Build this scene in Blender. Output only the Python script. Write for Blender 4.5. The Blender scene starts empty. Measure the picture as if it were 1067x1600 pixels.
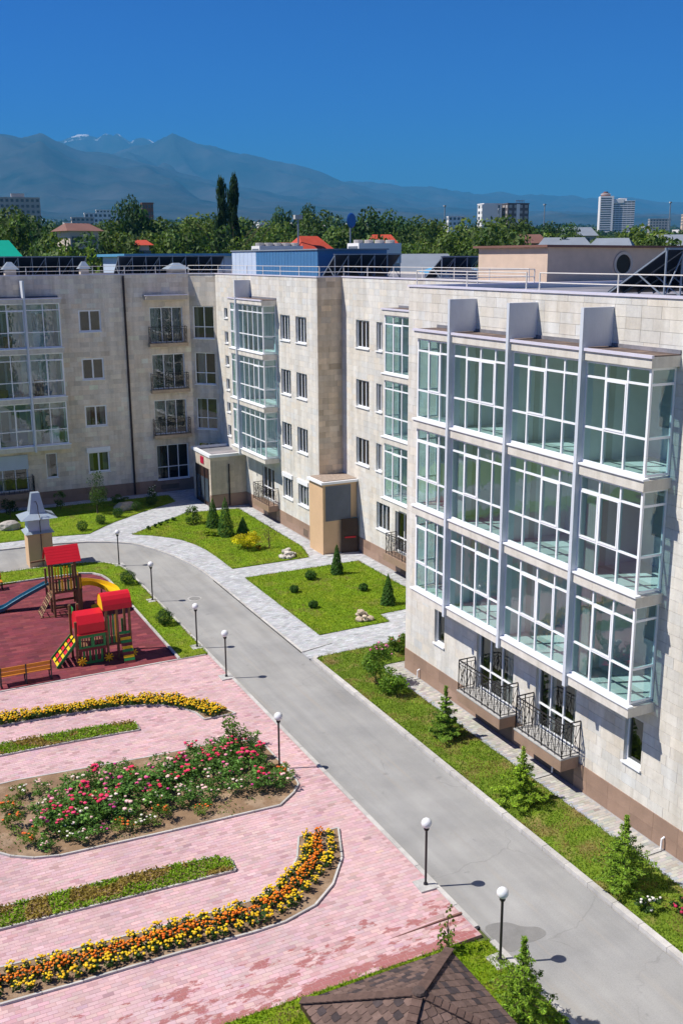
import bpy, math, random
import numpy as np
from mathutils import Vector, Matrix, noise as mnoise

# ------------------------------------------------------------------ camera, sky, sun, exposure
SC = bpy.context.scene
COL = SC.collection
CAM_H = 17.0
cam_data = bpy.data.cameras.new("camera")
cam_data.sensor_fit = 'VERTICAL'
cam_data.sensor_height = 36.0
cam_data.lens = 35.55
cam_data.clip_start = 0.1
cam_data.clip_end = 120000
cam = bpy.data.objects.new("camera", cam_data)
COL.objects.link(cam)
PITCH, ROLL, YAW = 0.24707, 0.0059657, 0.459347
_f = Vector((math.sin(YAW) * math.cos(PITCH), math.cos(YAW) * math.cos(PITCH), -math.sin(PITCH)))
_r = Vector((math.cos(YAW), -math.sin(YAW), 0.0))
_u = _r.cross(_f)
_r2 = _r * math.cos(ROLL) - _u * math.sin(ROLL)
_u2 = _r * math.sin(ROLL) + _u * math.cos(ROLL)
cam.matrix_world = Matrix(((_r2.x, _u2.x, -_f.x, 0.0), (_r2.y, _u2.y, -_f.y, 0.0), (_r2.z, _u2.z, -_f.z, CAM_H), (0, 0, 0, 1)))
SC.camera = cam

SUN_EL = math.radians(53.0)
SUN_AZ = math.radians(-69.3)          # from +Y towards +X
TOSUN = Vector((math.sin(SUN_AZ) * math.cos(SUN_EL), math.cos(SUN_AZ) * math.cos(SUN_EL), math.sin(SUN_EL)))
world = bpy.data.worlds.new("World")
SC.world = world
world.use_nodes = True
wn = world.node_tree
wn.nodes.clear()
sky = wn.nodes.new("ShaderNodeTexSky")
sky.sky_type = 'NISHITA'
sky.sun_disc = False
sky.sun_elevation = SUN_EL
sky.sun_rotation = SUN_AZ
sky.altitude = 900
sky.air_density = 1.0
sky.dust_density = 0.0
sky.ozone_density = 6.0
hsv = wn.nodes.new("ShaderNodeHueSaturation")
hsv.inputs["Saturation"].default_value = 1.6
bgn = wn.nodes.new("ShaderNodeBackground")
bgn.inputs[1].default_value = 0.112
wout = wn.nodes.new("ShaderNodeOutputWorld")
wn.links.new(sky.outputs[0], hsv.inputs["Color"])
# contrast of the clear sky: the dome deepens away from the horizon, everywhere alike
sdn = wn.nodes.new("ShaderNodeVectorMath"); sdn.operation = 'SCALE'; sdn.inputs["Scale"].default_value = 0.1
gam = wn.nodes.new("ShaderNodeGamma"); gam.inputs[1].default_value = 1.95
sup = wn.nodes.new("ShaderNodeVectorMath"); sup.operation = 'SCALE'; sup.inputs["Scale"].default_value = 10.0
wn.links.new(hsv.outputs[0], sdn.inputs[0]); wn.links.new(sdn.outputs[0], gam.inputs[0]); wn.links.new(gam.outputs[0], sup.inputs[0]); wn.links.new(sup.outputs[0], bgn.inputs[0])
wn.links.new(bgn.outputs[0], wout.inputs[0])

sun_data = bpy.data.lights.new("sun", 'SUN')
sun_data.energy = 4.05
sun_data.angle = math.radians(0.53)
sun_data.color = (1.0, 0.95, 0.87)
sun = bpy.data.objects.new("sun", sun_data)
sun.rotation_euler = TOSUN.to_track_quat('Z', 'Y').to_euler()
sun.location = (-40, 20, 60)
COL.objects.link(sun)

SC.view_settings.view_transform = 'Standard'
SC.view_settings.look = 'None'
SC.view_settings.gamma = 1.0
SC.view_settings.exposure = 0.85
SC.view_settings.use_curve_mapping = False
SC.render.engine = 'CYCLES'
SC.cycles.use_denoising = True
SC.cycles.max_bounces = 7
SC.cycles.diffuse_bounces = 3
SC.cycles.glossy_bounces = 3
SC.cycles.transmission_bounces = 4
SC.cycles.transparent_max_bounces = 14
SC.cycles.volume_bounces = 0
SC.cycles.caustics_reflective = False
SC.cycles.caustics_refractive = False

rng = np.random.default_rng(11)
random.seed(11)

# ------------------------------------------------------------------ materials
MAT = {}
def _mix(nt, a, b, fac=1.0, mode='MULTIPLY'):
    m = nt.nodes.new("ShaderNodeMix"); m.data_type = 'RGBA'; m.blend_type = mode
    if hasattr(fac, 'links') or not isinstance(fac, (int, float)): nt.links.new(fac, m.inputs[0])
    else: m.inputs[0].default_value = fac
    for s, i in ((a, 6), (b, 7)):
        if isinstance(s, tuple): m.inputs[i].default_value = (*s[:3], 1)
        else: nt.links.new(s, m.inputs[i])
    return m.outputs[2]
def _noise(nt, pos, scale, detail=3.0, rough=0.6):
    n = nt.nodes.new("ShaderNodeTexNoise"); n.inputs["Scale"].default_value = scale
    n.inputs["Detail"].default_value = detail; n.inputs["Roughness"].default_value = rough
    nt.links.new(pos, n.inputs["Vector"]); return n.outputs["Fac"]
def _ramp(nt, fac, p0, c0, p1, c1):
    r = nt.nodes.new("ShaderNodeValToRGB"); e = r.color_ramp.elements
    e[0].position, e[0].color = p0, (*c0, 1); e[1].position, e[1].color = p1, (*c1, 1)
    nt.links.new(fac, r.inputs[0]); return r.outputs[0]
def mat(name, col, rough=0.8, var=0.12, scale=2.5, fine=30.0, bump=0.0, bscale=60.0, spec=0.3, metal=0.0, vcol=False, ocol=False, second=None, sscale=0.6, slo=0.5, shi=0.6, aniso=None, streak=0.0):
    m = bpy.data.materials.new(name); m.use_nodes = True; nt = m.node_tree
    b = nt.nodes["Principled BSDF"]
    b.inputs["Roughness"].default_value = rough; b.inputs["Metallic"].default_value = metal
    b.inputs["Specular IOR Level"].default_value = spec
    g = nt.nodes.new("ShaderNodeNewGeometry"); pos = g.outputs["Position"]
    if aniso:
        mp = nt.nodes.new("ShaderNodeMapping"); mp.inputs["Scale"].default_value = aniso; nt.links.new(pos, mp.inputs[0]); pos = mp.outputs[0]
    c = col
    if second:
        c = _mix(nt, col, second, _ramp(nt, _noise(nt, pos, sscale, 5), slo, (0, 0, 0), shi, (1, 1, 1)), 'MIX')
    if var:
        v = _ramp(nt, _noise(nt, pos, scale, 4), 0.25, (1 - var,) * 3, 0.75, (1 + var,) * 3)
        c = _mix(nt, c, v)
        v = _ramp(nt, _noise(nt, pos, fine, 2), 0.25, (1 - var * .6,) * 3, 0.75, (1 + var * .6,) * 3)
        c = _mix(nt, c, v)
    if streak:
        mp = nt.nodes.new("ShaderNodeMapping"); mp.inputs["Scale"].default_value = (2.2, 2.2, 0.16); nt.links.new(g.outputs["Position"], mp.inputs[0])
        c = _mix(nt, c, _ramp(nt, _noise(nt, mp.outputs[0], 1.0, 5), 0.35, (1 - streak * 1.6, 1 - streak * 1.7, 1 - streak * 1.9), 0.62, (1 + streak * .3,) * 3))
        c = _mix(nt, c, _ramp(nt, _noise(nt, g.outputs["Position"], 5.0, 6, .7), 0.3, (1 - streak,) * 3, 0.6, (1, 1, 1)))
    if vcol:
        a = nt.nodes.new("ShaderNodeAttribute"); a.attribute_name = "Col"; c = _mix(nt, c, a.outputs["Color"])
    if ocol:
        o = nt.nodes.new("ShaderNodeObjectInfo"); c = _mix(nt, c, o.outputs["Color"])
    if isinstance(c, tuple): b.inputs["Base Color"].default_value = (*c, 1)
    else: nt.links.new(c, b.inputs["Base Color"])
    if bump:
        bp = nt.nodes.new("ShaderNodeBump"); bp.inputs["Strength"].default_value = bump; bp.inputs["Distance"].default_value = 0.02
        nt.links.new(_noise(nt, pos, bscale, 3), bp.inputs["Height"]); nt.links.new(bp.outputs[0], b.inputs["Normal"])
    MAT[name] = m; return m
def leafmat(name, tint=(1, 1, 1), trans=0.3):
    m = bpy.data.materials.new(name); m.use_nodes = True; nt = m.node_tree; nt.nodes.clear()
    a = nt.nodes.new("ShaderNodeAttribute"); a.attribute_name = "Col"
    o = nt.nodes.new("ShaderNodeObjectInfo")
    c = _mix(nt, _mix(nt, a.outputs["Color"], o.outputs["Color"]), tint)
    d = nt.nodes.new("ShaderNodeBsdfPrincipled"); d.inputs["Roughness"].default_value = 0.6; d.inputs["Specular IOR Level"].default_value = 0.2
    t = nt.nodes.new("ShaderNodeBsdfTranslucent")
    t.inputs[0].default_value = (1, 1, 1, 1)
    nt.links.new(c, d.inputs["Base Color"]); nt.links.new(_mix(nt, c, (1.25, 1.3, 0.6)), t.inputs[0])
    x = nt.nodes.new("ShaderNodeMixShader"); x.inputs[0].default_value = trans
    nt.links.new(d.outputs[0], x.inputs[1]); nt.links.new(t.outputs[0], x.inputs[2])
    out = nt.nodes.new("ShaderNodeOutputMaterial"); nt.links.new(x.outputs[0], out.inputs[0])
    MAT[name] = m; return m
def glassmat(name, tint, refl=0.16, rough=0.0, rtint=(0.95, 1.0, 1.0)):
    m = bpy.data.materials.new(name); m.use_nodes = True; nt = m.node_tree; nt.nodes.clear()
    t = nt.nodes.new("ShaderNodeBsdfTransparent"); t.inputs[0].default_value = (*tint, 1)
    gl = nt.nodes.new("ShaderNodeBsdfGlossy"); gl.inputs["Roughness"].default_value = rough; gl.inputs["Color"].default_value = (*rtint, 1)
    gp = nt.nodes.new("ShaderNodeNewGeometry"); bp = nt.nodes.new("ShaderNodeBump"); bp.inputs["Strength"].default_value = 0.10; bp.inputs["Distance"].default_value = 0.05
    nt.links.new(_noise(nt, gp.outputs["Position"], 1.6, 2), bp.inputs["Height"]); nt.links.new(bp.outputs[0], gl.inputs["Normal"])
    lw = nt.nodes.new("ShaderNodeLayerWeight"); lw.inputs[0].default_value = 0.5
    pw = nt.nodes.new("ShaderNodeMath"); pw.operation = 'POWER'; pw.inputs[1].default_value = 4.0
    nt.links.new(lw.outputs["Facing"], pw.inputs[0])
    ad = nt.nodes.new("ShaderNodeMath"); ad.operation = 'MULTIPLY_ADD'; ad.inputs[1].default_value = 0.9; ad.inputs[2].default_value = refl; ad.use_clamp = True
    nt.links.new(pw.outputs[0], ad.inputs[0])
    x = nt.nodes.new("ShaderNodeMixShader"); nt.links.new(ad.outputs[0], x.inputs[0]); nt.links.new(t.outputs[0], x.inputs[1]); nt.links.new(gl.outputs[0], x.inputs[2])
    out = nt.nodes.new("ShaderNodeOutputMaterial"); nt.links.new(x.outputs[0], out.inputs[0])
    MAT[name] = m; return m

mat("stone", (1, 1, 1), 0.75, 0.07, 1.3, 14, bump=0.15, bscale=40, vcol=True, ocol=True, streak=0.10)
mat("mortar", (0.58, 0.53, 0.46), 0.9, 0.1)
mat("plinth_stone", (1, 1, 1), 0.45, 0.12, 2, 20, spec=0.4, vcol=True, ocol=True)
mat("dark_gap", (0.16, 0.12, 0.09), 0.9, 0.1)
mat("plaster_in", (0.62, 0.63, 0.60), 0.9, 0.06)
mat("loggia_white", (0.86, 0.87, 0.86), 0.8, 0.05)
mat("room", (0.11, 0.10, 0.10), 0.9, 0.25, 1.2)
mat("curtain", (0.62, 0.60, 0.56), 0.9, 0.12, 4, aniso=(6, 6, 0.4))
mat("floor_tile", (0.74, 0.75, 0.72), 0.5, 0.06)
mat("pvc", (0.86, 0.87, 0.89), 0.35, 0.03, spec=0.45)
mat("grey_metal", (0.60, 0.635, 0.69), 0.45, 0.06, 3, aniso=(1, 1, 0.3), spec=0.45)
mat("cap_metal", (0.66, 0.63, 0.72), 0.35, 0.06, spec=0.5)
mat("rail_metal", (0.70, 0.66, 0.60), 0.35, 0.05, spec=0.5)
mat("iron", (0.028, 0.025, 0.026), 0.45, 0.1, spec=0.4)
mat("bitumen", (0.115, 0.085, 0.075), 0.9, 0.3, 2.5, second=(0.19, 0.14, 0.11), sscale=1.5, bump=0.3)
mat("deck", (0.20, 0.20, 0.22), 0.85, 0.25, 0.8, second=(0.27, 0.25, 0.27), sscale=0.4)
mat("pipe_dark", (0.035, 0.022, 0.022), 0.4, 0.1)
mat("brown_door", (0.045, 0.026, 0.02), 0.4, 0.15)
mat("red_plastic", (0.55, 0.02, 0.03), 0.4, 0.05)
mat("red_sign", (0.45, 0.015, 0.05), 0.4, 0.05)
mat("teal_paint", (0.12, 0.26, 0.27), 0.5, 0.08)
mat("ochre_plaster", (0.62, 0.42, 0.25), 0.85, 0.06, 1.2, bump=0.15, bscale=90)
mat("louvre", (0.15, 0.17, 0.20), 0.5, 0.1)
mat("gravel_top", (0.34, 0.27, 0.22), 0.95, 0.4, 12, 50, bump=0.6, bscale=50)
mat("asphalt", (0.325, 0.32, 0.308), 0.88, 0.14, 0.5, 26, bump=0.22, bscale=110, second=(0.285, 0.283, 0.278), sscale=0.32, slo=0.45, shi=0.66)
def asphalt_wear():
    nt = MAT["asphalt"].node_tree; b = nt.nodes["Principled BSDF"]; c = b.inputs["Base Color"].links[0].from_socket
    g = nt.nodes.new("ShaderNodeNewGeometry"); pos = g.outputs["Position"]
    # wheel tracks drawn out along the drive
    mp = nt.nodes.new("ShaderNodeMapping"); mp.inputs["Scale"].default_value = (1.6, 0.07, 1); nt.links.new(pos, mp.inputs[0])
    c = _mix(nt, c, _ramp(nt, _noise(nt, mp.outputs[0], 1.0, 4), 0.35, (.90, .90, .90), 0.65, (1.07, 1.07, 1.06)))
    # cracks
    wp = nt.nodes.new("ShaderNodeTexNoise"); wp.inputs["Scale"].default_value = 1.3; wp.inputs["Detail"].default_value = 4; nt.links.new(pos, wp.inputs["Vector"])
    ad = nt.nodes.new("ShaderNodeVectorMath"); ad.operation = 'MULTIPLY_ADD'; ad.inputs[1].default_value = (.9, .9, 0); nt.links.new(wp.outputs["Color"], ad.inputs[0]); nt.links.new(pos, ad.inputs[2])
    vo = nt.nodes.new("ShaderNodeTexVoronoi"); vo.feature = 'DISTANCE_TO_EDGE'; vo.inputs["Scale"].default_value = 0.27; nt.links.new(ad.outputs[0], vo.inputs["Vector"])
    cr = _ramp(nt, vo.outputs["Distance"], 0.0015, (1, 1, 1), 0.006, (0, 0, 0))
    mk = _ramp(nt, _noise(nt, pos, 0.22, 3), 0.50, (0, 0, 0), 0.60, (.30, .30, .30))
    c = _mix(nt, c, (0.13, 0.125, 0.12), _mix(nt, cr, mk), 'MIX')
    # oil and damp spots, tan dust blown in patches
    c = _mix(nt, c, _ramp(nt, _noise(nt, pos, 1.9, 3, .5), 0.24, (.72, .72, .73), 0.31, (1, 1, 1)))
    c = _mix(nt, c, (0.36, 0.32, 0.27), _ramp(nt, _noise(nt, mp.outputs[0], 2.3, 5, .65), 0.56, (0, 0, 0), 0.72, (.55, .55, .55)), 'MIX')
    nt.links.new(c, b.inputs["Base Color"])
asphalt_wear()
mat("dark_asphalt", (0.22, 0.215, 0.205), 0.6, 0.15, 2, 26, bump=0.2, bscale=110)
mat("kerb", (0.50, 0.48, 0.45), 0.9, 0.18, 3, 40, bump=0.25, vcol=True, ocol=True)
mat("paver", (1, 1, 1), 0.85, 0.09, 0.9, 22, bump=0.25, bscale=90, vcol=True, ocol=True)
mat("pink_paver", (1, 1, 1), 0.85, 0.09, 0.9, 22, bump=0.25, bscale=90, vcol=True, ocol=True)
def paver_stains():
    """red brick body showing where the pale face has worn off, in ragged patches by the gazebo, and grey scuffing"""
    nt = MAT["pink_paver"].node_tree; b = nt.nodes["Principled BSDF"]; c = b.inputs["Base Color"].links[0].from_socket
    g = nt.nodes.new("ShaderNodeNewGeometry"); sp = nt.nodes.new("ShaderNodeSeparateXYZ"); nt.links.new(g.outputs["Position"], sp.inputs[0])
    mp = nt.nodes.new("ShaderNodeMapping"); mp.inputs["Scale"].default_value = (1.0, 2.0, 1); nt.links.new(g.outputs["Position"], mp.inputs[0])
    mr = nt.nodes.new("ShaderNodeMapRange"); mr.interpolation_type = 'SMOOTHSTEP'; nt.links.new(sp.outputs[1], mr.inputs[0])
    mr.inputs[1].default_value = 21.6; mr.inputs[2].default_value = 20.0; mr.inputs[3].default_value = 0.0; mr.inputs[4].default_value = 0.20
    mr2 = nt.nodes.new("ShaderNodeMapRange"); nt.links.new(sp.outputs[1], mr2.inputs[0])
    mr2.inputs[1].default_value = 19.2; mr2.inputs[2].default_value = 18.7; mr2.inputs[3].default_value = 0.0; mr2.inputs[4].default_value = 0.09
    a1 = nt.nodes.new("ShaderNodeMath"); a1.operation = 'ADD'; nt.links.new(_noise(nt, mp.outputs[0], 1.15, 8, .68), a1.inputs[0]); nt.links.new(mr.outputs[0], a1.inputs[1])
    a2 = nt.nodes.new("ShaderNodeMath"); a2.operation = 'ADD'; nt.links.new(a1.outputs[0], a2.inputs[0]); nt.links.new(mr2.outputs[0], a2.inputs[1])
    c = _mix(nt, c, _ramp(nt, _noise(nt, g.outputs["Position"], 0.55, 5, .6), .35, (.93, .93, .95), .65, (1.05, 1.05, 1.05)))
    c = _mix(nt, c, (0.34, 0.105, 0.095), _ramp(nt, a2.outputs[0], .725, (0, 0, 0), .76, (.85, .85, .85)), 'MIX')
    nt.links.new(c, b.inputs["Base Color"])
paver_stains()
mat("sand_joint", (0.47, 0.29, 0.29), 0.95, 0.2)
mat("grey_joint", (0.36, 0.36, 0.36), 0.95, 0.2)
mat("rubber", (1, 1, 1), 0.9, 0.20, 1.3, 60, bump=0.3, bscale=120, vcol=True, ocol=True)
mat("rubber_base", (0.15, 0.034, 0.042), 0.95, 0.2)
mat("lawn", (0.165, 0.265, 0.006), 0.95, 0.26, 1.1, 26, bump=0.6, bscale=70, second=(0.21, 0.27, 0.010), sscale=0.45, slo=0.42, shi=0.62)
def lawn_wear(n, k):
    nt = MAT[n].node_tree; b = nt.nodes["Principled BSDF"]; c = b.inputs["Base Color"].links[0].from_socket
    g = nt.nodes.new("ShaderNodeNewGeometry")
    c = _mix(nt, c, (0.25, 0.21, 0.07), _ramp(nt, _noise(nt, g.outputs["Position"], 0.9, 6, .7), .56, (0, 0, 0), .70, (k, k, k)), 'MIX')
    c = _mix(nt, c, _ramp(nt, _noise(nt, g.outputs["Position"], 3.3, 5, .7), .32, (.62, .70, .6), .62, (1.08, 1.05, 1)))
    nt.links.new(c, b.inputs["Base Color"])
lawn_wear("lawn", .6)
mat("lawn_dry", (0.14, 0.21, 0.014), 0.95, 0.3, 1.3, 26, bump=0.6, bscale=70, second=(0.26, 0.20, 0.07), sscale=0.75, slo=0.52, shi=0.66)
mat("earth", (0.25, 0.16, 0.095), 0.95, 0.25, 2.5, 30, bump=0.7, bscale=30, second=(0.33, 0.23, 0.15), sscale=1.5)
mat("terrain", (0.10, 0.125, 0.04), 0.95, 0.3, 0.02, 0.2, second=(0.16, 0.14, 0.09), sscale=0.01)
mat("bark", (0.10, 0.075, 0.05), 0.95, 0.3, 6, bump=0.5)
leafmat("leaf"); leafmat("needle", trans=0.15); leafmat("blade", trans=0.25)
mat("petal", (1, 1, 1), 0.55, 0.08, 30, vcol=True, ocol=True)
mat("rock", (0.46, 0.40, 0.33), 0.9, 0.3, 6, bump=0.5, bscale=15, ocol=True)
mat("globe", (0.80, 0.80, 0.80), 0.22, 0.0, spec=0.5)
mat("lamp_iron", (0.025, 0.022, 0.024), 0.4, 0.08, spec=0.4)
mat("concrete", (0.46, 0.45, 0.43), 0.9, 0.2, 4, bump=0.25)
mat("timber", (0.20, 0.105, 0.05), 0.7, 0.22, 6, 40, aniso=(1, 1, 0.2), bump=0.15)
mat("rope", (0.40, 0.28, 0.15), 0.9, 0.15)
mat("play_red", (0.62, 0.012, 0.025), 0.45, 0.06, spec=0.35)
mat("play_yellow", (0.80, 0.50, 0.01), 0.45, 0.06)
mat("play_green", (0.03, 0.24, 0.06), 0.5, 0.08)
mat("play_blue", (0.025, 0.13, 0.20), 0.35, 0.08, spec=0.5)
mat("play_dark", (0.17, 0.03, 0.03), 0.6, 0.1)
mat("bench_wood", (0.62, 0.23, 0.02), 0.5, 0.14, 5, 40, aniso=(0.2, 1, 1))
mat("zinc", (0.40, 0.47, 0.54), 0.35, 0.08, 2, spec=0.5, metal=0.3)
mat("shingle", (1, 1, 1), 0.95, 0.25, 8, 90, bump=0.5, bscale=160, vcol=True, ocol=True)
mat("shingle_base", (0.03, 0.022, 0.02), 0.95, 0.2)
mat("blue_cladding", (0.06, 0.17, 0.33), 0.5, 0.06, 1)
mat("white_cladding", (0.50, 0.58, 0.70), 0.5, 0.06, 1)
mat("beige_render", (0.62, 0.47, 0.36), 0.9, 0.10, 2, 40, bump=0.3, bscale=80)
mat("panel_back", (0.018, 0.028, 0.045), 0.4, 0.15, spec=0.4)
mat("rack_steel", (0.24, 0.28, 0.33), 0.45, 0.1, metal=0.2)
mat("tarp_blue", (0.10, 0.30, 0.48), 0.5, 0.1)
mat("roof_red", (0.50, 0.07, 0.035), 0.7, 0.15, 0.5)
mat("roof_brown", (0.20, 0.10, 0.08), 0.8, 0.15, 0.5)
mat("roof_green", (0.0, 0.33, 0.22), 0.5, 0.05, 0.5)
mat("roof_grey", (0.22, 0.25, 0.29), 0.7, 0.12, 0.5)
mat("house_wall", (0.58, 0.50, 0.42), 0.9, 0.12, 0.4)
mat("brick_far", (0.24, 0.12, 0.09), 0.9, 0.15, 0.4)
mat("tower_white", (0.78, 0.76, 0.74), 0.8, 0.08, 0.1)
mat("tower_grey", (0.40, 0.38, 0.37), 0.8, 0.12, 0.1)
mat("tower_dark", (0.13, 0.11, 0.11), 0.8, 0.2, 0.1)
mat("far_glass", (0.06, 0.08, 0.10), 0.25, 0.1, spec=0.5)
mat("inner_glass", (0.30, 0.36, 0.36), 0.25, 0.05, spec=0.4)
mat("hole_dark", (0.012, 0.010, 0.010), 0.5, 0.1)
mat("manhole_iron", (0.24, 0.235, 0.225), 0.7, 0.2, 12, bump=0.5, bscale=25)
mat("sign_blue", (0.02, 0.13, 0.45), 0.4, 0.05)
glassmat("glass_bay", (0.585, 0.76, 0.765), 0.13)
glassmat("glass_win", (0.52, 0.58, 0.60), 0.10)

# ------------------------------------------------------------------ mesh helpers
ORG = {}
def _link(name, me, parent, mats, kind=None):
    for m in mats: me.materials.append(MAT[m])
    o = bpy.data.objects.new(name, me); COL.objects.link(o)
    if parent is not None: o.parent = parent
    if kind: o["kind"] = kind
    return o
def tag(o, label, cat=None, group=None):
    o["label"] = label
    if cat: o["category"] = cat
    if group: o["group"] = group
    return o
def empty(name, loc, label=None, cat=None, group=None, parent=None):
    o = bpy.data.objects.new(name, None); COL.objects.link(o); o.location = loc; o.empty_display_size = 0.2
    ORG[o] = Vector(loc)
    if label: tag(o, label, cat, group)
    return o
BOXF = ((0, 3, 2, 1), (4, 5, 6, 7), (0, 1, 5, 4), (1, 2, 6, 5), (2, 3, 7, 6), (3, 0, 4, 7))
class MB:
    def __init__(s): s.v = []; s.f = []; s.m = []; s.c = []
    def add(s, vs, fs, m=0, c=(1, 1, 1)):
        b = len(s.v); s.v.extend([tuple(q) for q in vs]); s.c.extend([c] * len(vs))
        for f in fs: s.f.append([i + b for i in f]); s.m.append(m)
        return s
    def box(s, x0, x1, y0, y1, z0, z1, m=0, c=(1, 1, 1)):
        return s.add([(x0, y0, z0), (x1, y0, z0), (x1, y1, z0), (x0, y1, z0), (x0, y0, z1), (x1, y0, z1), (x1, y1, z1), (x0, y1, z1)], BOXF, m, c)
    def fbox(s, F, a0, a1, d0, d1, z0, z1, m=0, c=(1, 1, 1)):
        P = F.P
        vs = [P(a0, d0, z0), P(a1, d0, z0), P(a1, d1, z0), P(a0, d1, z0), P(a0, d0, z1), P(a1, d0, z1), P(a1, d1, z1), P(a0, d1, z1)]
        return s.add(vs, BOXF if F.right else [f[::-1] for f in BOXF], m, c)
    def bar(s, p, q, w, h=None, m=0, c=(1, 1, 1), up=(0, 0, 1)):
        p, q = Vector(p), Vector(q); d = (q - p)
        if d.length < 1e-6: return s
        d.normalize(); up = Vector(up)
        a = d.cross(up)
        if a.length < 1e-3: a = d.cross(Vector((0, 1, 0)))
        a.normalize(); b = a.cross(d); h = h or w; a = a * (w / 2); b = b * (h / 2)
        vs = [p - a - b, p + a - b, p + a + b, p - a + b, q - a - b, q + a - b, q + a + b, q - a + b]
        return s.add(vs, BOXF, m, c)
    def tube(s, pts, r, n=8, m=0, c=(1, 1, 1), cap=True):
        pts = [Vector(p) for p in pts]; rs = r if isinstance(r, (list, tuple)) else [r] * len(pts)
        vs = []; fs = []; k = len(pts); prev = None
        for i, p in enumerate(pts):
            t = (pts[min(i + 1, k - 1)] - pts[max(i - 1, 0)]).normalized()
            a = t.cross(Vector((0, 0, 1))) if prev is None else prev - t * prev.dot(t)
            if a.length < 1e-3: a = t.cross(Vector((1, 0, 0)))
            a.normalize(); prev = a; b = t.cross(a)
            for j in range(n):
                th = 2 * math.pi * j / n; vs.append(p + (a * math.cos(th) + b * math.sin(th)) * rs[i])
        for i in range(k - 1):
            for j in range(n):
                fs.append((i * n + j, i * n + (j + 1) % n, (i + 1) * n + (j + 1) % n, (i + 1) * n + j))
        if cap: fs.append(tuple(range(n))[::-1]); fs.append(tuple((k - 1) * n + j for j in range(n)))
        return s.add(vs, fs, m, c)
    def lathe(s, prof, cx=0, cy=0, n=12, m=0, c=(1, 1, 1)):
        vs = [(cx + r * math.cos(2 * math.pi * j / n), cy + r * math.sin(2 * math.pi * j / n), z) for r, z in prof for j in range(n)]
        fs = [(i * n + j, i * n + (j + 1) % n, (i + 1) * n + (j + 1) % n, (i + 1) * n + j) for i in range(len(prof) - 1) for j in range(n)]
        fs.append(tuple(range(n))[::-1]); fs.append(tuple((len(prof) - 1) * n + j for j in range(n)))
        return s.add(vs, fs, m, c)
    def sphere(s, cx, cy, cz, r, n=8, k=5, m=0, c=(1, 1, 1), sq=1.0):
        prof = [(max(r * math.sin(math.pi * i / k), r * 0.02), cz - sq * r * math.cos(math.pi * i / k)) for i in range(k + 1)]
        return s.lathe(prof, cx, cy, n, m, c)
    def prism(s, poly, z0, z1, m=0, c=(1, 1, 1), bottom=False):
        n = len(poly); a = sum(poly[i][0] * poly[(i + 1) % n][1] - poly[(i + 1) % n][0] * poly[i][1] for i in range(n))
        if a < 0: poly = poly[::-1]
        vs = [(x, y, z0) for x, y in poly] + [(x, y, z1) for x, y in poly]
        fs = [tuple(range(n, 2 * n))] + [(i, (i + 1) % n, n + (i + 1) % n, n + i) for i in range(n)]
        if bottom: fs.append(tuple(range(n))[::-1])
        return s.add(vs, fs, m, c)
    def build(s, name, mats, parent=None, origin=None, kind=None, smooth=False):
        if isinstance(mats, str): mats = [mats]
        if parent is not None: o = ORG.get(parent, Vector((0, 0, 0)))
        else: o = Vector(origin) if origin is not None else Vector((0, 0, 0))
        me = bpy.data.meshes.new(name)
        me.from_pydata([(v[0] - o.x, v[1] - o.y, v[2] - o.z) for v in s.v], [], s.f)
        if len(mats) > 1: me.polygons.foreach_set("material_index", s.m)
        ca = me.color_attributes.new("Col", 'FLOAT_COLOR', 'POINT')
        ca.data.foreach_set("color", np.array([(c[0], c[1], c[2], 1) for c in s.c], dtype=np.float32).ravel())
        if smooth: me.polygons.foreach_set("use_smooth", [True] * len(me.polygons))
        me.update()
        ob = _link(name, me, parent, mats, kind)
        if parent is None: ob.location = o
        ORG[ob] = o
        return ob
def np_mesh(name, V, Q, C=None, k=4):
    """V (N,3), Q (M,k) -> mesh with Col"""
    me = bpy.data.meshes.new(name)
    V = np.asarray(V, np.float32); Q = np.asarray(Q, np.int32); M = len(Q)
    me.vertices.add(len(V)); me.vertices.foreach_set("co", V.ravel())
    me.loops.add(M * k); me.loops.foreach_set("vertex_index", Q.ravel())
    me.polygons.add(M); me.polygons.foreach_set("loop_start", np.arange(0, M * k, k, dtype=np.int32))
    if C is not None:
        ca = me.color_attributes.new("Col", 'FLOAT_COLOR', 'POINT')
        ca.data.foreach_set("color", np.concatenate([np.asarray(C, np.float32), np.ones((len(V), 1), np.float32)], 1).ravel())
    me.polygons.foreach_set("use_smooth", np.zeros(M, dtype=bool))
    me.update(calc_edges=True); return me
def np_obj(name, me, mats, parent=None, origin=(0, 0, 0), kind=None):
    if isinstance(mats, str): mats = [mats]
    ob = _link(name, me, parent, mats, kind); ob.location = origin if parent is None else (0, 0, 0)
    ORG[ob] = Vector(origin); return ob
def copy_tree(o, parent=None):
    c = o.copy(); COL.objects.link(c); c.parent = parent
    for ch in o.children: copy_tree(ch, c)
    return c
def place(proto, used, loc, rz=0.0, sc=1.0, label=None, group=None):
    o = proto if not used[0] else copy_tree(proto)
    used[0] = True; o.location = loc; o.rotation_euler = (0, 0, rz)
    o.scale = sc if isinstance(sc, (tuple, list)) else (sc, sc, sc)
    if label: o["label"] = label
    if group: o["group"] = group
    return o
def inside(poly, x, y):
    r = False; n = len(poly); j = n - 1
    for i in range(n):
        xi, yi = poly[i]; xj, yj = poly[j]
        if (yi > y) != (yj > y) and x < (xj - xi) * (y - yi) / (yj - yi) + xi: r = not r
        j = i
    return r
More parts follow.
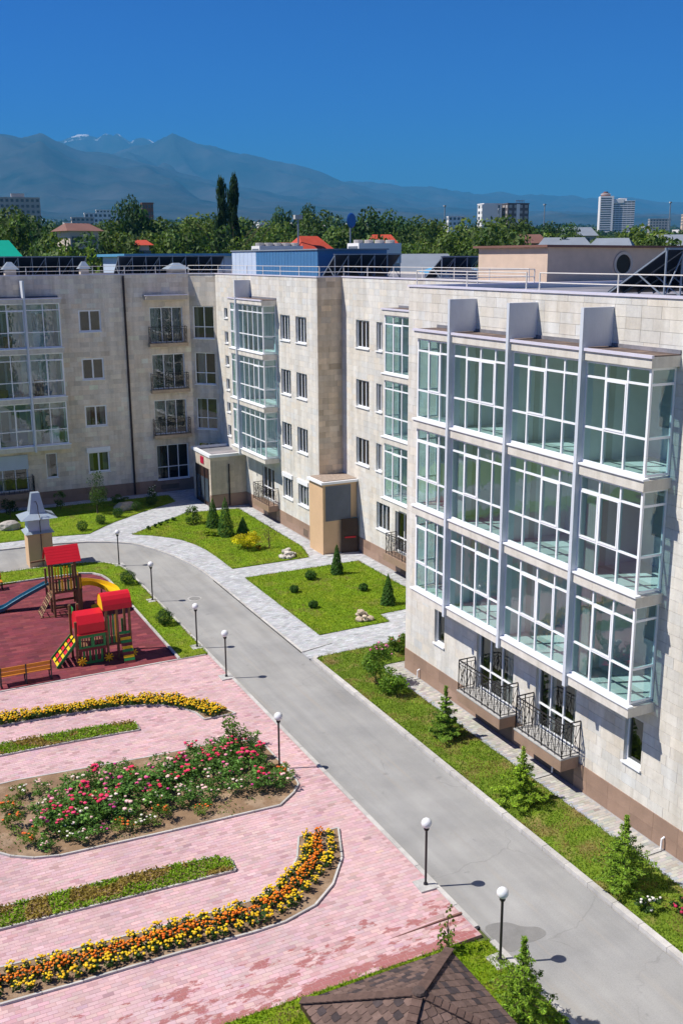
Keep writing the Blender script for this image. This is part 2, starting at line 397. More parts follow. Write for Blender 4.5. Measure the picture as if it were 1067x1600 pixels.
def inside_np(poly, X, Y):
    r = np.zeros(X.shape, bool); n = len(poly); j = n - 1
    for i in range(n):
        xi, yi = poly[i]; xj, yj = poly[j]
        if yi != yj:
            r ^= ((yi > Y) != (yj > Y)) & (X < (xj - xi) * (Y - yi) / (yj - yi) + xi)
        j = i
    return r

# ------------------------------------------------------------------ terrain
def terr(x, y):
    t = max(0.0, y - 85.0)
    return -0.06 + 0.037 * t * t / (t + 25.0)
def px_of(p):
    d = Vector(p) - Vector((0, 0, CAM_H)); z = d.dot(_f)
    if z < 0.1: return None
    return 533.5 + 1580.2 * d.dot(_r2) / z, 800 - 1580.2 * d.dot(_u2) / z, z
def in_frame(p, mgn=4):
    q = px_of(p); return q is not None and -mgn < q[0] < 1067 + mgn and -mgn < q[1] < 1600 + mgn
ys = [-300, -60, 0, 30, 60, 85] + [90 + 12 * i for i in range(20)] + list(np.geomspace(340, 7000, 26))
xs = list(np.concatenate([-np.geomspace(5000, 60, 16), np.linspace(-40, 260, 26), np.geomspace(280, 9000, 20)]))
g = MB()
for y in ys:
    for x in xs: g.v.append((x, y, terr(x, y) + (0 if y < 120 else 1.2 * mnoise.noise(Vector((x / 90, y / 90, 0.3)))))); g.c.append((1, 1, 1))
nx = len(xs)
for j in range(len(ys) - 1):
    for i in range(nx - 1): g.f.append([j * nx + i, j * nx + i + 1, (j + 1) * nx + i + 1, (j + 1) * nx + i]); g.m.append(0)
g.build("ground", "terrain", kind="structure")

# ------------------------------------------------------------------ mountains
def lerp_tab(tab, a):
    return float(np.interp(a, [t[0] for t in tab], [t[1] for t in tab]))
RA = [(-30, .075), (-15, .098), (0, .104), (5, .107), (8.8, .1089), (9.8, .107), (10.8, .1103), (11.6, .103), (12.85, .0953), (14, .0928), (16, .085), (19, .072), (23, .058), (30, .045), (60, .02)]
RB = [(-30, .09), (5, .10), (10.5, .098), (12.05, .1038), (12.6, .1078), (13.1, .1096), (13.6, .1071), (14.05, .1116), (14.4, .1089), (14.8, .1096), (15.24, .1042), (15.9, .1077), (16.6, .103), (18, .09), (22, .07), (60, .03)]
RC = [(-30, .02), (10, .06), (14, .09), (16.0, .101), (16.6, .1045), (17.1, .108), (17.54, .1114), (17.93, .1081), (18.63, .1032), (19.46, .1017), (20.3, .0961), (21.7, .0922), (22.9, .0877), (24.1, .0837), (25.5, .0762), (26.65, .0685), (30, .054), (36, .04), (60, .02)]
RD = [(-30, .02), (18, .05), (24, .062), (26.6, .068), (28.7, .0666), (30.8, .0646), (32.2, .0597), (34.2, .0547), (37.3, .0471), (40.6, .0422), (44.4, .0377), (50, .036), (60, .034), (85, .03)]
LAYERS = ((RA, 12500.0, 6500.0), (RB, 22000.0, 4500.0), (RC, 16500.0, 7000.0), (RD, 20000.0, 9000.0))
azs = np.concatenate([np.linspace(-25, 7, 40, endpoint=False), np.linspace(7, 46, 260, endpoint=False), np.linspace(46, 80, 40)])
ds = np.concatenate([np.linspace(5600, 24000, 120), np.linspace(24500, 27000, 4)])
mv = []
for a in azs:
    ar = math.radians(a); sa, ca = math.sin(ar), math.cos(ar)
    prof = [(lerp_tab(t, a), d0, w) for t, d0, w in LAYERS]
    for d in ds:
        X, Y = d * sa, d * ca
        base = terr(X, min(Y, 7000)) - 12
        ja = mnoise.fractal(Vector((X / 420, Y / 420, 5.5)), 0.8, 2.1, 5)
        nz = mnoise.hetero_terrain(Vector((X / 2300, Y / 2300, 3.1)), 0.9, 2.1, 6, 0.6)
        rg = 1.0 - abs(mnoise.noise(Vector((X / 1700, Y / 3800, 7.7)))) * 2
        rg2 = 1.0 - abs(mnoise.noise(Vector((X / 600, Y / 1200, 1.7)))) * 2
        h = base
        for el, d0, w in prof:
            q = 1 - abs(d - d0) / w
            if q > 0:
                q = q ** 1.15
                sp = (0.22 * rg + 0.11 * rg2 + 0.05 * nz - 0.17) * 4 * q * (1 - q)
                h = max(h, base * (1 - q) + (17 + el * d) * q + sp * el * d * 1.1 + (26 * (rg2 - .5) + 38 * ja) * q * (d / 16000))
        mv.append((X, Y, h))
nd = len(ds); na = len(azs)
idx = np.arange(na * nd).reshape(na, nd)
mq = np.stack([idx[:-1, :-1], idx[:-1, 1:], idx[1:, 1:], idx[1:, :-1]], -1).reshape(-1, 4)
mm = bpy.data.materials.new("mountain"); mm.use_nodes = True; MAT["mountain"] = mm
nt = mm.node_tree; bs = nt.nodes["Principled BSDF"]; bs.inputs["Roughness"].default_value = 0.95; bs.inputs["Specular IOR Level"].default_value = 0.05
ge = nt.nodes.new("ShaderNodeNewGeometry"); sx = nt.nodes.new("ShaderNodeSeparateXYZ"); nt.links.new(ge.outputs["Position"], sx.inputs[0])
n1 = _noise(nt, ge.outputs["Position"], 0.0019, 9, 0.72)
ad = nt.nodes.new("ShaderNodeMath"); ad.operation = 'MULTIPLY_ADD'; nt.links.new(n1, ad.inputs[0]); ad.inputs[1].default_value = 1500; nt.links.new(sx.outputs[2], ad.inputs[2])
mr = nt.nodes.new("ShaderNodeMapRange"); nt.links.new(ad.outputs[0], mr.inputs[0]); mr.inputs[1].default_value = 3080; mr.inputs[2].default_value = 3160
rk = _ramp(nt, _noise(nt, ge.outputs["Position"], 0.0016, 9, 0.7), 0.35, (0.010, 0.028, 0.028), 0.74, (0.085, 0.085, 0.085))
nt.links.new(_mix(nt, rk, (0.86, 0.88, 0.92), mr.outputs[0], 'MIX'), bs.inputs["Base Color"])
mo = np_obj("mountains", np_mesh("mountains", mv, mq), "mountain", kind="structure")
mo.data.polygons.foreach_set("use_smooth", [True] * len(mo.data.polygons))

# ------------------------------------------------------------------ haze
MAT["haze"] = hm = bpy.data.materials.new("haze"); hm.use_nodes = True; hn = hm.node_tree; hn.nodes.clear()
pv = hn.nodes.new("ShaderNodeVolumePrincipled"); pv.inputs["Color"].default_value = (0.10, 0.45, 0.85, 1); pv.inputs["Density"].default_value = 7.8e-5; pv.inputs["Anisotropy"].default_value = 0.0
ho = hn.nodes.new("ShaderNodeOutputMaterial"); hn.links.new(pv.outputs[0], ho.inputs["Volume"])
hz = MB().box(-32000, 34000, -1500, 29500, -2.0, 2620).build("haze", "haze", kind="stuff")
hz["label"] = "pale blue haze hanging between the city and the mountains"

# ------------------------------------------------------------------ roads, paving, lawns
OUT = [(16.95, 50.0), (16.9, 51.6), (16.75, 53.2), (16.4, 55.2), (15.8, 57.2), (15.4, 58.2), (14.9, 59.1), (13.9, 60.0), (12.6, 60.72), (10.7, 61.2), (7.5, 61.4), (-15, 61.4)]
LEFTE = [(13.35, 53.6), (13.28, 54.5), (13.05, 55.3), (12.6, 55.95), (11.8, 56.45), (10.5, 56.7), (-15, 56.9)]
road = [(13.35, 8), ] + LEFTE + OUT[::-1] + [(16.95, 8)]
MB().prism(road, -0.05, 0.0).build("road", "asphalt", kind="structure")
PLINTH_L, A_, B_, C_ = 72.0, 20.18, 26.5, 24.94
grey = [(16.95, 37.5)] + OUT + [(-15, 71.95), (23.4, 71.95), (24.9, 70.45), (24.9, 53.3), (26.45, 53.3), (26.45, 34.7), (20.14, 34.7), (20.14, 8), (17.0, 8), (17.0, 37.5)]
lawn0 = [(-15, 63.1), (10.9, 62.95), (13.1, 62.55), (14.9, 64.46), (17.7, 66.6), (20.6, 68.5), (20.7, 70.6), (15.8, 70.75), (-15, 70.7)]
lawn1 = [(15.49, 61.15), (20.3, 64.9), (23.85, 64.4), (23.85, 53.6), (23.3, 51.42), (18.58, 51.36), (18.58, 54.2), (18.5, 55.8), (18.3, 57.1), (17.95, 58.3), (17.45, 59.25), (16.4, 60.45)]
lawn2 = [(18.6, 49.45), (25.5, 49.45), (25.5, 41.1), (23.8, 41.1), (22.35, 41.05), (22.25, 39.95), (18.55, 39.85)]
rlawn = [(17.2, 8), (19.2, 8), (19.2, 35.1), (19.5, 35.4), (26.3, 35.4), (26.3, 37.55), (17.3, 37.45), (17.2, 37.2)]
plawn = [(13.17, 40.05), (13.17, 53.5), (13.1, 54.4), (12.9, 55.1), (12.45, 55.8), (11.7, 56.27), (10.45, 56.5), (-15, 56.7), (-15, 54.3), (6.4, 54.35), (9.0, 54.6), (10.85, 54.55), (11.45, 54.25), (11.8, 53.6), (11.97, 52.6), (11.97, 40.05)]
glawn = [(4.9, 6), (13.17, 6), (13.17, 18.4), (12.3, 18.62), (4.9, 18.68)]
rubber = [(-15, 40.12), (11.85, 40.05), (11.85, 52.6), (11.7, 53.5), (11.35, 54.1), (10.8, 54.4), (9.0, 54.45), (-15, 54.2)]
pink = [(-6, 18.7), (13.2, 18.7), (13.2, 40.0), (-6, 40.1)]
# beds
mar1 = [(-6, 37.5), (3.0, 37.42), (5.8, 37.3), (7.7, 37.2), (9.2, 36.95), (10.3, 36.45), (11.2, 35.65), (11.8, 34.7), (12.15, 33.8), (10.92, 33.85), (10.81, 34.57), (10.37, 35.36), (9.63, 35.96), (8.6, 36.35), (6.66, 36.65), (3.9, 36.8), (-6, 36.85)]
green1 = [(-6, 35.25), (3.7, 35.26), (6.74, 35.12), (8.5, 34.85), (8.5, 34.11), (6.14, 34.28), (3.55, 34.36), (-6, 34.4)]
rose = [(1.5, 32.2), (3.81, 32.3), (7.99, 31.9), (11.06, 31.77), (11.8, 31.39), (12.14, 30.83), (12.16, 28.2), (12.1, 27.8), (11.77, 27.4), (11.04, 26.85), (7.55, 26.99), (4.21, 27.19), (3.51, 27.4), (2.92, 27.81), (2.5, 28.3), (1.5, 29.5)]
green2 = [(-6, 25.5), (2.25, 25.43), (4.03, 25.37), (6.36, 25.25), (8.22, 25.05), (8.59, 24.7), (8.52, 24.16), (6.56, 24.27), (2.12, 24.49), (-6, 24.6)]
mar2 = [(-6, 21.7), (1.7, 21.63), (3.64, 21.55), (6.08, 21.5), (7.94, 21.4), (8.87, 21.42), (9.88, 21.7), (10.71, 22.33), (11.51, 23.38), (12.1, 24.82), (10.82, 24.91), (10.35, 23.97), (9.77, 23.25), (8.97, 22.79), (8.31, 22.64), (6.99, 22.66), (5.19, 22.72), (1.89, 22.96), (-6, 23.1)]

def sheet(name, poly, m, z0, z1): return MB().prism(poly, z0, z1).build(name, m, kind="structure")
pink_o = sheet("pink_paving", pink, "sand_joint", -0.05, 0.038)
grey_o = sheet("grey_path", grey, "grey_joint", -0.05, 0.048)
rub_o = sheet("playground_surface", rubber, "rubber_base", -0.05, 0.03)
LAWN_Z = 0.085
sheet("lawn", lawn0, "lawn", -0.05, LAWN_Z); sheet("lawn", lawn1, "lawn", -0.05, LAWN_Z); sheet("lawn", lawn2, "lawn", -0.05, LAWN_Z)
sheet("lawn", rlawn, "lawn_dry", -0.05, LAWN_Z); sheet("lawn", plawn, "lawn", -0.05, LAWN_Z); sheet("lawn", glawn, "lawn", -0.05, LAWN_Z)
sheet("flower_bed", mar1, "earth", -0.04, 0.085); sheet("flower_bed", green1, "earth", -0.04, 0.085); sheet("flower_bed", rose, "earth", -0.04, 0.09)
sheet("flower_bed", green2, "earth", -0.04, 0.085); sheet("flower_bed", mar2, "earth", -0.04, 0.085)

def pavers(owner, piece, stuffname, label, poly, holes, bw, bh, colfn, ztop, zbot, m, x0, x1, y0, y1, gap=0.004, stagger=True, clipc=None):
    rows = np.arange(y0, y1, bh); cx = []; cy = []
    for j, y in enumerate(rows):
        off = (bw / 2 if (j % 2 and stagger) else 0)
        c = np.arange(x0 + off, x1, bw) + bw / 2; cx.append(c); cy.append(np.full(len(c), y + bh / 2))
    cx = np.concatenate(cx); cy = np.concatenate(cy)
    ok = np.ones(len(cx), bool)
    for sx_, sy_ in ((-.42, -.42), (.42, -.42), (.42, .42), (-.42, .42)): ok &= inside_np(poly, cx + sx_ * bw, cy + sy_ * bh)
    for h in holes: ok &= ~inside_np(h, cx, cy)
    cx, cy = cx[ok], cy[ok]; n = len(cx)
    hts = ztop + rng.uniform(-0.0008, 0.0022, n); cols = colfn(cx, cy)
    dist = np.sqrt(cx ** 2 + cy ** 2 + CAM_H ** 2)
    vis = np.array([in_frame((a, b, ztop), 0) for a, b in zip(cx, cy)])
    order = np.argsort(np.where(vis, dist, 1e9)); pick = order[:min(300, int(vis.sum()))]
    rest = np.setdiff1d(np.arange(n), pick)
    w, h = bw / 2 - gap / 2, bh / 2 - gap / 2
    b = 0.004
    X = np.array([-w, w, w, -w, -w + b, w - b, w - b, -w + b]); Y = np.array([-h, -h, h, h, -h + b, -h + b, h - b, h - b])
    zz = np.array([0, 0, 0, 0, 1, 1, 1, 1])
    fq = np.array([(4, 5, 6, 7), (0, 1, 5, 4), (1, 2, 6, 5), (2, 3, 7, 6), (3, 0, 4, 7)])
    V = np.stack([cx[rest, None] + X, cy[rest, None] + Y, zbot + zz * (hts[rest, None] - zbot)], -1).reshape(-1, 3)
    Q = (fq[None] + 8 * np.arange(len(rest))[:, None, None]).reshape(-1, 4)
    me = np_mesh(stuffname, V, Q, np.repeat(cols[rest], 8, 0))
    o = np_obj(stuffname, me, m, owner, kind="stuff"); o["label"] = label
    pm = np_mesh(piece, np.stack([X, Y, zz * (ztop - zbot)], -1), fq, np.ones((8, 3))); pm.materials.append(MAT[m])
    for i in pick:
        q = bpy.data.objects.new(piece, pm); COL.objects.link(q); q.parent = owner
        q.location = (cx[i], cy[i], zbot + hts[i] - ztop); q.color = (*cols[i], 1)
def jit(n, base, v, tint=0.03):
    k = 1 + rng.normal(0, v, (n, 1)); return np.clip(np.array(base) * k + rng.normal(0, tint, (n, 3)) * np.array(base), 0.01, 0.95)
def pinkcol(cx, cy):
    c = jit(len(cx), (0.59, 0.395, 0.395), 0.06, 0.03)
    r = rng.random(len(cx)) < 0.10; c[r] = jit(int(r.sum()), (0.50, 0.31, 0.31), 0.08)
    for i in range(len(cx)):
        x, y = cx[i], cy[i]
        c[i] *= 1 + 0.06 * mnoise.noise(Vector((x * .25, y * .25, 9)))
        g_ = mnoise.noise(Vector((x * 1.1, y * 0.7, 2)))
        if y < 21.5 and g_ > 0.25: c[i] = c[i] * 0.9 + np.array((.06, .06, .06))
    return np.clip(c, .02, .9)
pavers(pink_o, "paving_brick", "pink_brick_paving", "weathered pink brick paving in running bond", pink, [mar1, green1, rose, green2, mar2], 0.26, 0.13, pinkcol, 0.0405, 0.02, "pink_paver", -1.0, 13.2, 18.7, 40.1)
def greycol(cx, cy):
    c = jit(len(cx), (0.46, 0.47, 0.485), 0.12, 0.02)
    s = (cx > 19.1) & (cy < 35.3); c[s] = jit(int(s.sum()), (0.44, 0.42, 0.375), 0.12)
    e = (cx > 19.1) & (cx < 19.45) & (cy < 35.3); c[e] = jit(int(e.sum()), (0.38, 0.39, 0.42), 0.08)
    return c
pavers(grey_o, "paving_brick", "grey_brick_paving", "light grey block paving of the footpaths", grey, [lawn0, lawn1, lawn2, rlawn], 0.24, 0.12, greycol, 0.0515, 0.03, "paver", 4.0, 26.5, 14.0, 72.0)
def rubcol(cx, cy):
    c = jit(len(cx), (0.18, 0.038, 0.048), 0.11, 0.05)
    r = rng.random(len(cx)) < 0.16; c[r] = jit(int(r.sum()), (0.22, 0.052, 0.055), 0.10)
    return c
pavers(rub_o, "rubber_tile", "rubber_tiles", "dark red rubber safety tiles of the playground", rubber, [], 0.5, 0.25, rubcol, 0.0325, 0.02, "rubber", 1.0, 11.9, 40.1, 54.5, gap=0.006)

# ------------------------------------------------------------------ kerbs
def kerb_line(name, pts, w, z0, z1, L=1.0, side=0.0, closed=False):
    k = bpy.data.objects.new(name, None); COL.objects.link(k); k["kind"] = "structure"; ORG[k] = Vector((0, 0, 0))
    for (xa, ya), (xb, yb) in zip(pts, pts[1:] + (pts[:1] if closed else [])):
        seg = math.hypot(xb - xa, yb - ya); n = max(1, round(seg / L)); ux, uy = (xb - xa) / seg, (yb - ya) / seg; px, py = -uy * w / 2, ux * w / 2
        for i in range(n):
            a, b = seg * i / n + 0.006, seg * (i + 1) / n - 0.006
            if not (in_frame((xa + ux * (a + b) / 2, ya + uy * (a + b) / 2, z1), 30)): continue
            q = [(xa + ux * a + px, ya + uy * a + py), (xa + ux * b + px, ya + uy * b + py), (xa + ux * b - px, ya + uy * b - py), (xa + ux * a - px, ya + uy * a - py)]
            t = random.uniform(.86, 1.1)
            MB().prism(q, z0, z1 + random.uniform(-.004, .004), c=(t, t, t)).build("kerb_stone", "kerb", k)
    return k
kerb_line("road_kerb", [(17.08, 8), (17.08, 37.3), (17.35, 37.52)], 0.2, -0.03, 0.13)
kerb_line("path_kerb", [(17.0, 38.3), (17.0, 50.0)] + [(x + .05, y + .03) for x, y in OUT[1:-1]] + [(0, 61.45)], 0.1, -0.03, 0.085)
kerb_line("lawn_kerb", [(13.25, 19.0), (13.25, 53.5)] + [(x - .09, y - .06) for x, y in LEFTE[1:-1]] + [(0, 56.8)], 0.13, -0.03, 0.075)
kerb_line("lawn_kerb", [(13.25, 8), (13.25, 18.3)], 0.15, -0.03, 0.13)
kerb_line("playground_edging", [(11.91, 40.1), (11.91, 52.6), (11.75, 53.55), (11.4, 54.17), (10.82, 54.48), (9.0, 54.53), (0, 54.3)], 0.1, -0.03, 0.1)
kerb_line("playground_edging", [(-2, 40.1), (13.1, 40.03)], 0.08, -0.03, 0.072)
for pl in (mar1, green1, rose, green2, mar2): kerb_line("bed_edging", pl, 0.06, -0.03, 0.10, L=0.9, closed=True)
# sloped kerb ends where path and square drop to the road
w = MB(); w.add([(17.0, 38.28, 0.0), (18.6, 38.65, 0.07), (18.6, 38.70, 0.075), (17.0, 38.36, 0.085), (17.0, 38.28, 0.09), (18.6, 38.65, 0.076)], [(0, 1, 5, 4), (4, 5, 2, 3)])
o = w.build("ramp_kerb", "concrete", kind="structure")
w = MB(); w.add([(11.0, 19.60, 0.04), (13.2, 19.60, 0.03), (13.2, 19.67, 0.095), (11.0, 19.615, 0.044), (13.2, 19.61, 0.095), (11.0, 19.605, 0.044)], [(0, 1, 4, 5), (5, 4, 2, 3), (1, 2, 4), ])
o = w.build("ramp_kerb", "roof_brown", kind="structure")
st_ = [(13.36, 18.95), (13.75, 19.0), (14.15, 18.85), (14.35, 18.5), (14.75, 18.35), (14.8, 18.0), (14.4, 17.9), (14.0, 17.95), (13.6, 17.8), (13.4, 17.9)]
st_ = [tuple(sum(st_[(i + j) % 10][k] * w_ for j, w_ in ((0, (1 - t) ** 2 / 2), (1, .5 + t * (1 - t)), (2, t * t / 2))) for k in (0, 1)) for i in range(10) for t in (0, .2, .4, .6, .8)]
MB().prism(st_, -0.01, 0.004).build("dark_patch", "dark_asphalt", kind="structure")  # darker, smoother patch of asphalt at the road edge

# ------------------------------------------------------------------ apartment building sections
class FX:
    right = True
    def __init__(s, X): s.X = X
    def P(s, a, d, z): return (s.X - d, a, z)
class FY:
    right = False
    def __init__(s, Y): s.Y = Y
    def P(s, a, d, z): return (a, s.Y - d, z)
class FD:
    right = False
    def __init__(s, p, q):
        s.p = p; L = math.hypot(q[0] - p[0], q[1] - p[1]); s.L = L
        s.t = ((q[0] - p[0]) / L, (q[1] - p[1]) / L); s.n = (s.t[1], -s.t[0])
    def P(s, a, d, z): return (s.p[0] + s.t[0] * a + s.n[0] * d, s.p[1] + s.t[1] * a + s.n[1] * d, z)
STO = 3.335
SILL, HEAD = 2.03, 3.57
TOPZ, DECK = 15.87, 15.70
def rect_sub(r, o):
    a0, a1, z0, z1 = r; b0, b1, y0, y1 = o
    if b0 >= a1 or b1 <= a0 or y0 >= z1 or y1 <= z0: return [r]
    out = []
    if y0 > z0: out.append((a0, a1, z0, y0))
    if y1 < z1: out.append((a0, a1, y1, z1))
    zz0, zz1 = max(z0, y0), min(z1, y1)
    if b0 > a0: out.append((a0, b0, zz0, zz1))
    if b1 < a1: out.append((b1, a1, zz0, zz1))
    return out
class Section:
    def __init__(s, loc, label):
        s.root = empty("apartment_building", loc, label, "building"); s.wall = MB(); s.tiles = []; s.plinth = []
    def facade(s, F, a0, a1, openings, z0=0.97, z1=TOPZ, plinth=True, tone=(0.60, 0.53, 0.43), tv=0.10):
        As = sorted({a0, a1, *[v for o in openings for v in (o[0], o[1]) if a0 < v < a1]})
        Zs = sorted({-0.05, z0, z1, *[v for o in openings for v in (o[2], o[3])]})
        flip = not F.right
        def quad(p, m):
            s.wall.add(p[::-1] if flip else p, [(0, 1, 2, 3)], m)
        for i in range(len(As) - 1):
            for j in range(len(Zs) - 1):
                ca, cz = (As[i] + As[i + 1]) / 2, (Zs[j] + Zs[j + 1]) / 2
                if any(o[0] < ca < o[1] and o[2] < cz < o[3] for o in openings): continue
                quad([F.P(As[i], 0, Zs[j]), F.P(As[i], 0, Zs[j + 1]), F.P(As[i + 1], 0, Zs[j + 1]), F.P(As[i + 1], 0, Zs[j])][::-1], 0)
        for o in openings:
            b0, b1, y0, y1, dep, m = o
            rv = 0.20
            for (u0, u1, v0, v1) in ((b0, b0, y0, y1), (b1, b1, y1, y0), (b0, b1, y1, y1), (b1, b0, y0, y0)):
                c = [(u0, v0), (u1, v1)]
                if u0 == u1: p = [(u0, v0), (u0, v1)]
                else: p = [(u0, v0), (u1, v0)]
                (ua, va), (ub, vb) = p
                quad([F.P(ua, 0.0, va), F.P(ub, 0.0, vb), F.P(ub, -rv, vb), F.P(ua, -rv, va)], 1 if dep > 0.25 else 0)
                e = 0.25 if m == 3 else 0.0
                ux = lambda u, v: (u - e if u == b0 else u + e, (v - e if v == y0 else v + e))
                (xa, wa), (xb, wb) = ux(ua, va), ux(ub, vb)
                quad([F.P(xa, -rv, wa), F.P(xb, -rv, wb), F.P(xb, -dep, wb), F.P(xa, -dep, wa)], m)
            e = 0.25 if m == 3 else 0.0
            quad([F.P(b0 - e, -dep, y0 - e), F.P(b1 + e, -dep, y0 - e), F.P(b1 + e, -dep, y1 + e), F.P(b0 - e, -dep, y1 + e)], m)
        # stone cladding
        rh = STO / 10.0; r = 0; z = z0
        ops = [(o[0], o[1], o[2], o[3]) for o in openings]
        while z < z1 - 0.01:
            zt = min(z + rh, z1); L = 0.62; a = a0 - (0.31 if r % 2 else 0) - random.uniform(0, .1)
            while a < a1:
                ln = L * random.choice((1, 1, 1, .75, 1.25)); lo, hi = max(a, a0), min(a + ln, a1); a += ln
                if hi - lo < 0.03: continue
                k = 1 + random.gauss(0, tv)
                if random.random() < .12: k *= 1 - 1.5 * tv
                wv = random.gauss(0, .016)
                col = tuple(min(.9, max(.05, t * k * (1 + wv * q))) for t, q in zip(tone, (1.2, 0, -1.6)))
                ps = [(lo, hi, z, zt)]
                for o in ops: ps = [q for p in ps for q in rect_sub(p, o)]
                for p in ps:
                    if p[1] - p[0] > .03 and p[3] - p[2] > .03: s.tiles.append((F, *p, col))
            z = zt; r += 1
        if plinth:
            for j, (za, zb) in enumerate(((-0.04, 0.48), (0.484, 0.97))):
                a = a0
                while a < a1 - 0.02:
                    b = min(a + 1.0, a1); k = 1 + random.gauss(0, .07)
                    ps = [(a, b, za, zb)]
                    for o in ops: ps = [q for p in ps for q in rect_sub(p, o)]
                    for p in ps: s.plinth.append((F, *p, (0.31 * k, 0.205 * k, 0.15 * k)))
                    a = b
    def finish(s):
        s.wall.build("wall", ["mortar", "plaster_in", "loggia_white", "room"], s.root)
        sc = []
        for t in s.tiles:
            F, a0, a1, z0, z1, c = t
            p = F.P((a0 + a1) / 2, .02, (z0 + z1) / 2); q = px_of(p)
            n = Vector(F.P(0, 1, 0)) - Vector(F.P(0, 0, 0)); v = (Vector((0, 0, CAM_H)) - Vector(p)).normalized()
            sc.append((a1 - a0) * (z1 - z0) * max(0, n.dot(v)) / q[2] ** 2 if q and in_frame(p, 0) else 0)
        order = sorted(range(len(sc)), key=lambda i: -sc[i]); pick = set(order[:300])
        mb = MB(); cache = {}; g = 0.0025
        for i, (F, a0, a1, z0, z1, c) in enumerate(s.tiles):
            th = 0.02 + random.uniform(0, .004)
            if i in pick:
                w, h = round(a1 - a0, 2), round(z1 - z0, 2); key = (id(F), w, h)
                if key not in cache:
                    m = MB(); o = Vector(F.P(0, 0, 0)); m.fbox(F, g, w - g, -.01, .021, g, h - g); m.v = [tuple(Vector(v) - o) for v in m.v]
                    me = bpy.data.meshes.new("stone_tile"); me.from_pydata(m.v, [], m.f)
                    ca = me.color_attributes.new("Col", 'FLOAT_COLOR', 'POINT'); ca.data.foreach_set("color", [1.0] * 32)
                    me.materials.append(MAT["stone"]); cache[key] = me
                q = bpy.data.objects.new("stone_tile", cache[key]); COL.objects.link(q); q.parent = s.root
                q.location = Vector(F.P(a0, random.uniform(0, .003), z0)) - ORG[s.root]; q.color = (*c, 1)
            else: mb.fbox(F, a0 + g, a1 - g, -.01, th, z0 + g, z1 - g, 0, c)
        o = mb.build("stone_cladding", "stone", s.root, kind="stuff")
        cache = {}
        for (F, a0, a1, z0, z1, c) in s.plinth:
            MB().fbox(F, a0 + .003, a1 - .003, -.01, .045 + random.uniform(0, .003), z0 + .002, z1, 0, c).build("plinth_tile", "plinth_stone", s.root)

def window(sec, F, a0, a1, z0, z1, cols, rows=(), d=-0.14, fw=0.06, mw=0.055, glass="glass_win", sill=True, box=False, name="window", curtain=True, ajar=None):
    """cols/rows: inner break positions as fractions"""
    A = [a0] + [a0 + (a1 - a0) * c for c in cols] + [a1]; Z = [z0] + [z0 + (z1 - z0) * r for r in rows] + [z1]
    m = MB()
    m.fbox(F, a0, a0 + fw, d, d + .07, z0, z1); m.fbox(F, a1 - fw, a1, d, d + .07, z0, z1)
    m.fbox(F, a0 + fw, a1 - fw, d, d + .067, z0, z0 + fw); m.fbox(F, a0 + fw, a1 - fw, d, d + .067, z1 - fw, z1)
    for a in A[1:-1]: m.fbox(F, a - mw / 2, a + mw / 2, d + .002, d + .074, z0 + fw, z1 - fw)
    for z in Z[1:-1]: m.fbox(F, a0 + fw, a1 - fw, d + .004, d + .070, z - mw / 2, z + mw / 2)
    o = m.build(name, "pvc", sec.root)
    for i in range(len(A) - 1):
        for j in range(len(Z) - 1):
            p0 = A[i] + (fw if i == 0 else mw / 2); p1 = A[i + 1] - (fw if i == len(A) - 2 else mw / 2)
            q0 = Z[j] + (fw if j == 0 else mw / 2); q1 = Z[j + 1] - (fw if j == len(Z) - 2 else mw / 2)
            if ajar == (i, j):
                m = MB(); L = F.P((p0 + p1) / 2, d, 0)
                lean = 0.22
                pts = [F.P(p0, d + .03, q0), F.P(p1, d + .03, q0), F.P(p1, d + .03 - lean, q1 - .02), F.P(p0, d + .03 - lean, q1 - .02)]
                for u, v in ((0, 1), (1, 2), (2, 3), (3, 0)): m.bar(pts[u], pts[v], .05, .05)
                sh = m.build("sash", "pvc", o)
                MB().add(pts, [(0, 1, 2, 3)]).build("pane", glass, o)
            else:
                if len(Z) == 4 and j == 1 and i in getattr(window, 'sash', ()):
                    m = MB(); f = .045
                    for b in ((p0, p0 + f, q0, q1), (p1 - f, p1, q0, q1), (p0 + f, p1 - f, q0, q0 + f), (p0 + f, p1 - f, q1 - f, q1)): m.fbox(F, b[0], b[1], d + .02, d + .085, b[2], b[3])
                    m.build("sash", "pvc", o)
                MB().add([F.P(p0, d + .03, q0), F.P(p1, d + .03, q0), F.P(p1, d + .03, q1), F.P(p0, d + .03, q1)], [(0, 1, 2, 3)] if not F.right else [(3, 2, 1, 0)]).build("pane", glass, o)
    if sill: MB().fbox(F, a0 - .04, a1 + .04, -.10, .09, z0 - .06, z0 - .004).build("sill", "pvc", o)
    if box: MB().fbox(F, a0 - .03, a1 + .03, -.06, .10, z1 + .003, z1 + .26).build("shutter_box", "pvc", o)
    if curtain:
        m = MB(); k = random.choice((0, 1, 3, 3, 3, 1))
        W = a1 - a0
        for (u0, u1) in (((0.05, 0.42),), ((.05, .3), (.72, .95)), ((.08, .92),), ((.03, .16),))[k]:
            n = 9; vs = []; b0 = a0 + W * u0; b1 = a0 + W * u1
            for i in range(n + 1):
                a = b0 + (b1 - b0) * i / n; dd = d - .22 - .05 * (i % 2); vs += [F.P(a, dd, z0 - .1), F.P(a, dd, z1 + .1)]
            m.add(vs, [(2 * i, 2 * i + 1, 2 * i + 3, 2 * i + 2) for i in range(n)])
        m.build("curtain", "curtain", o)
    return o

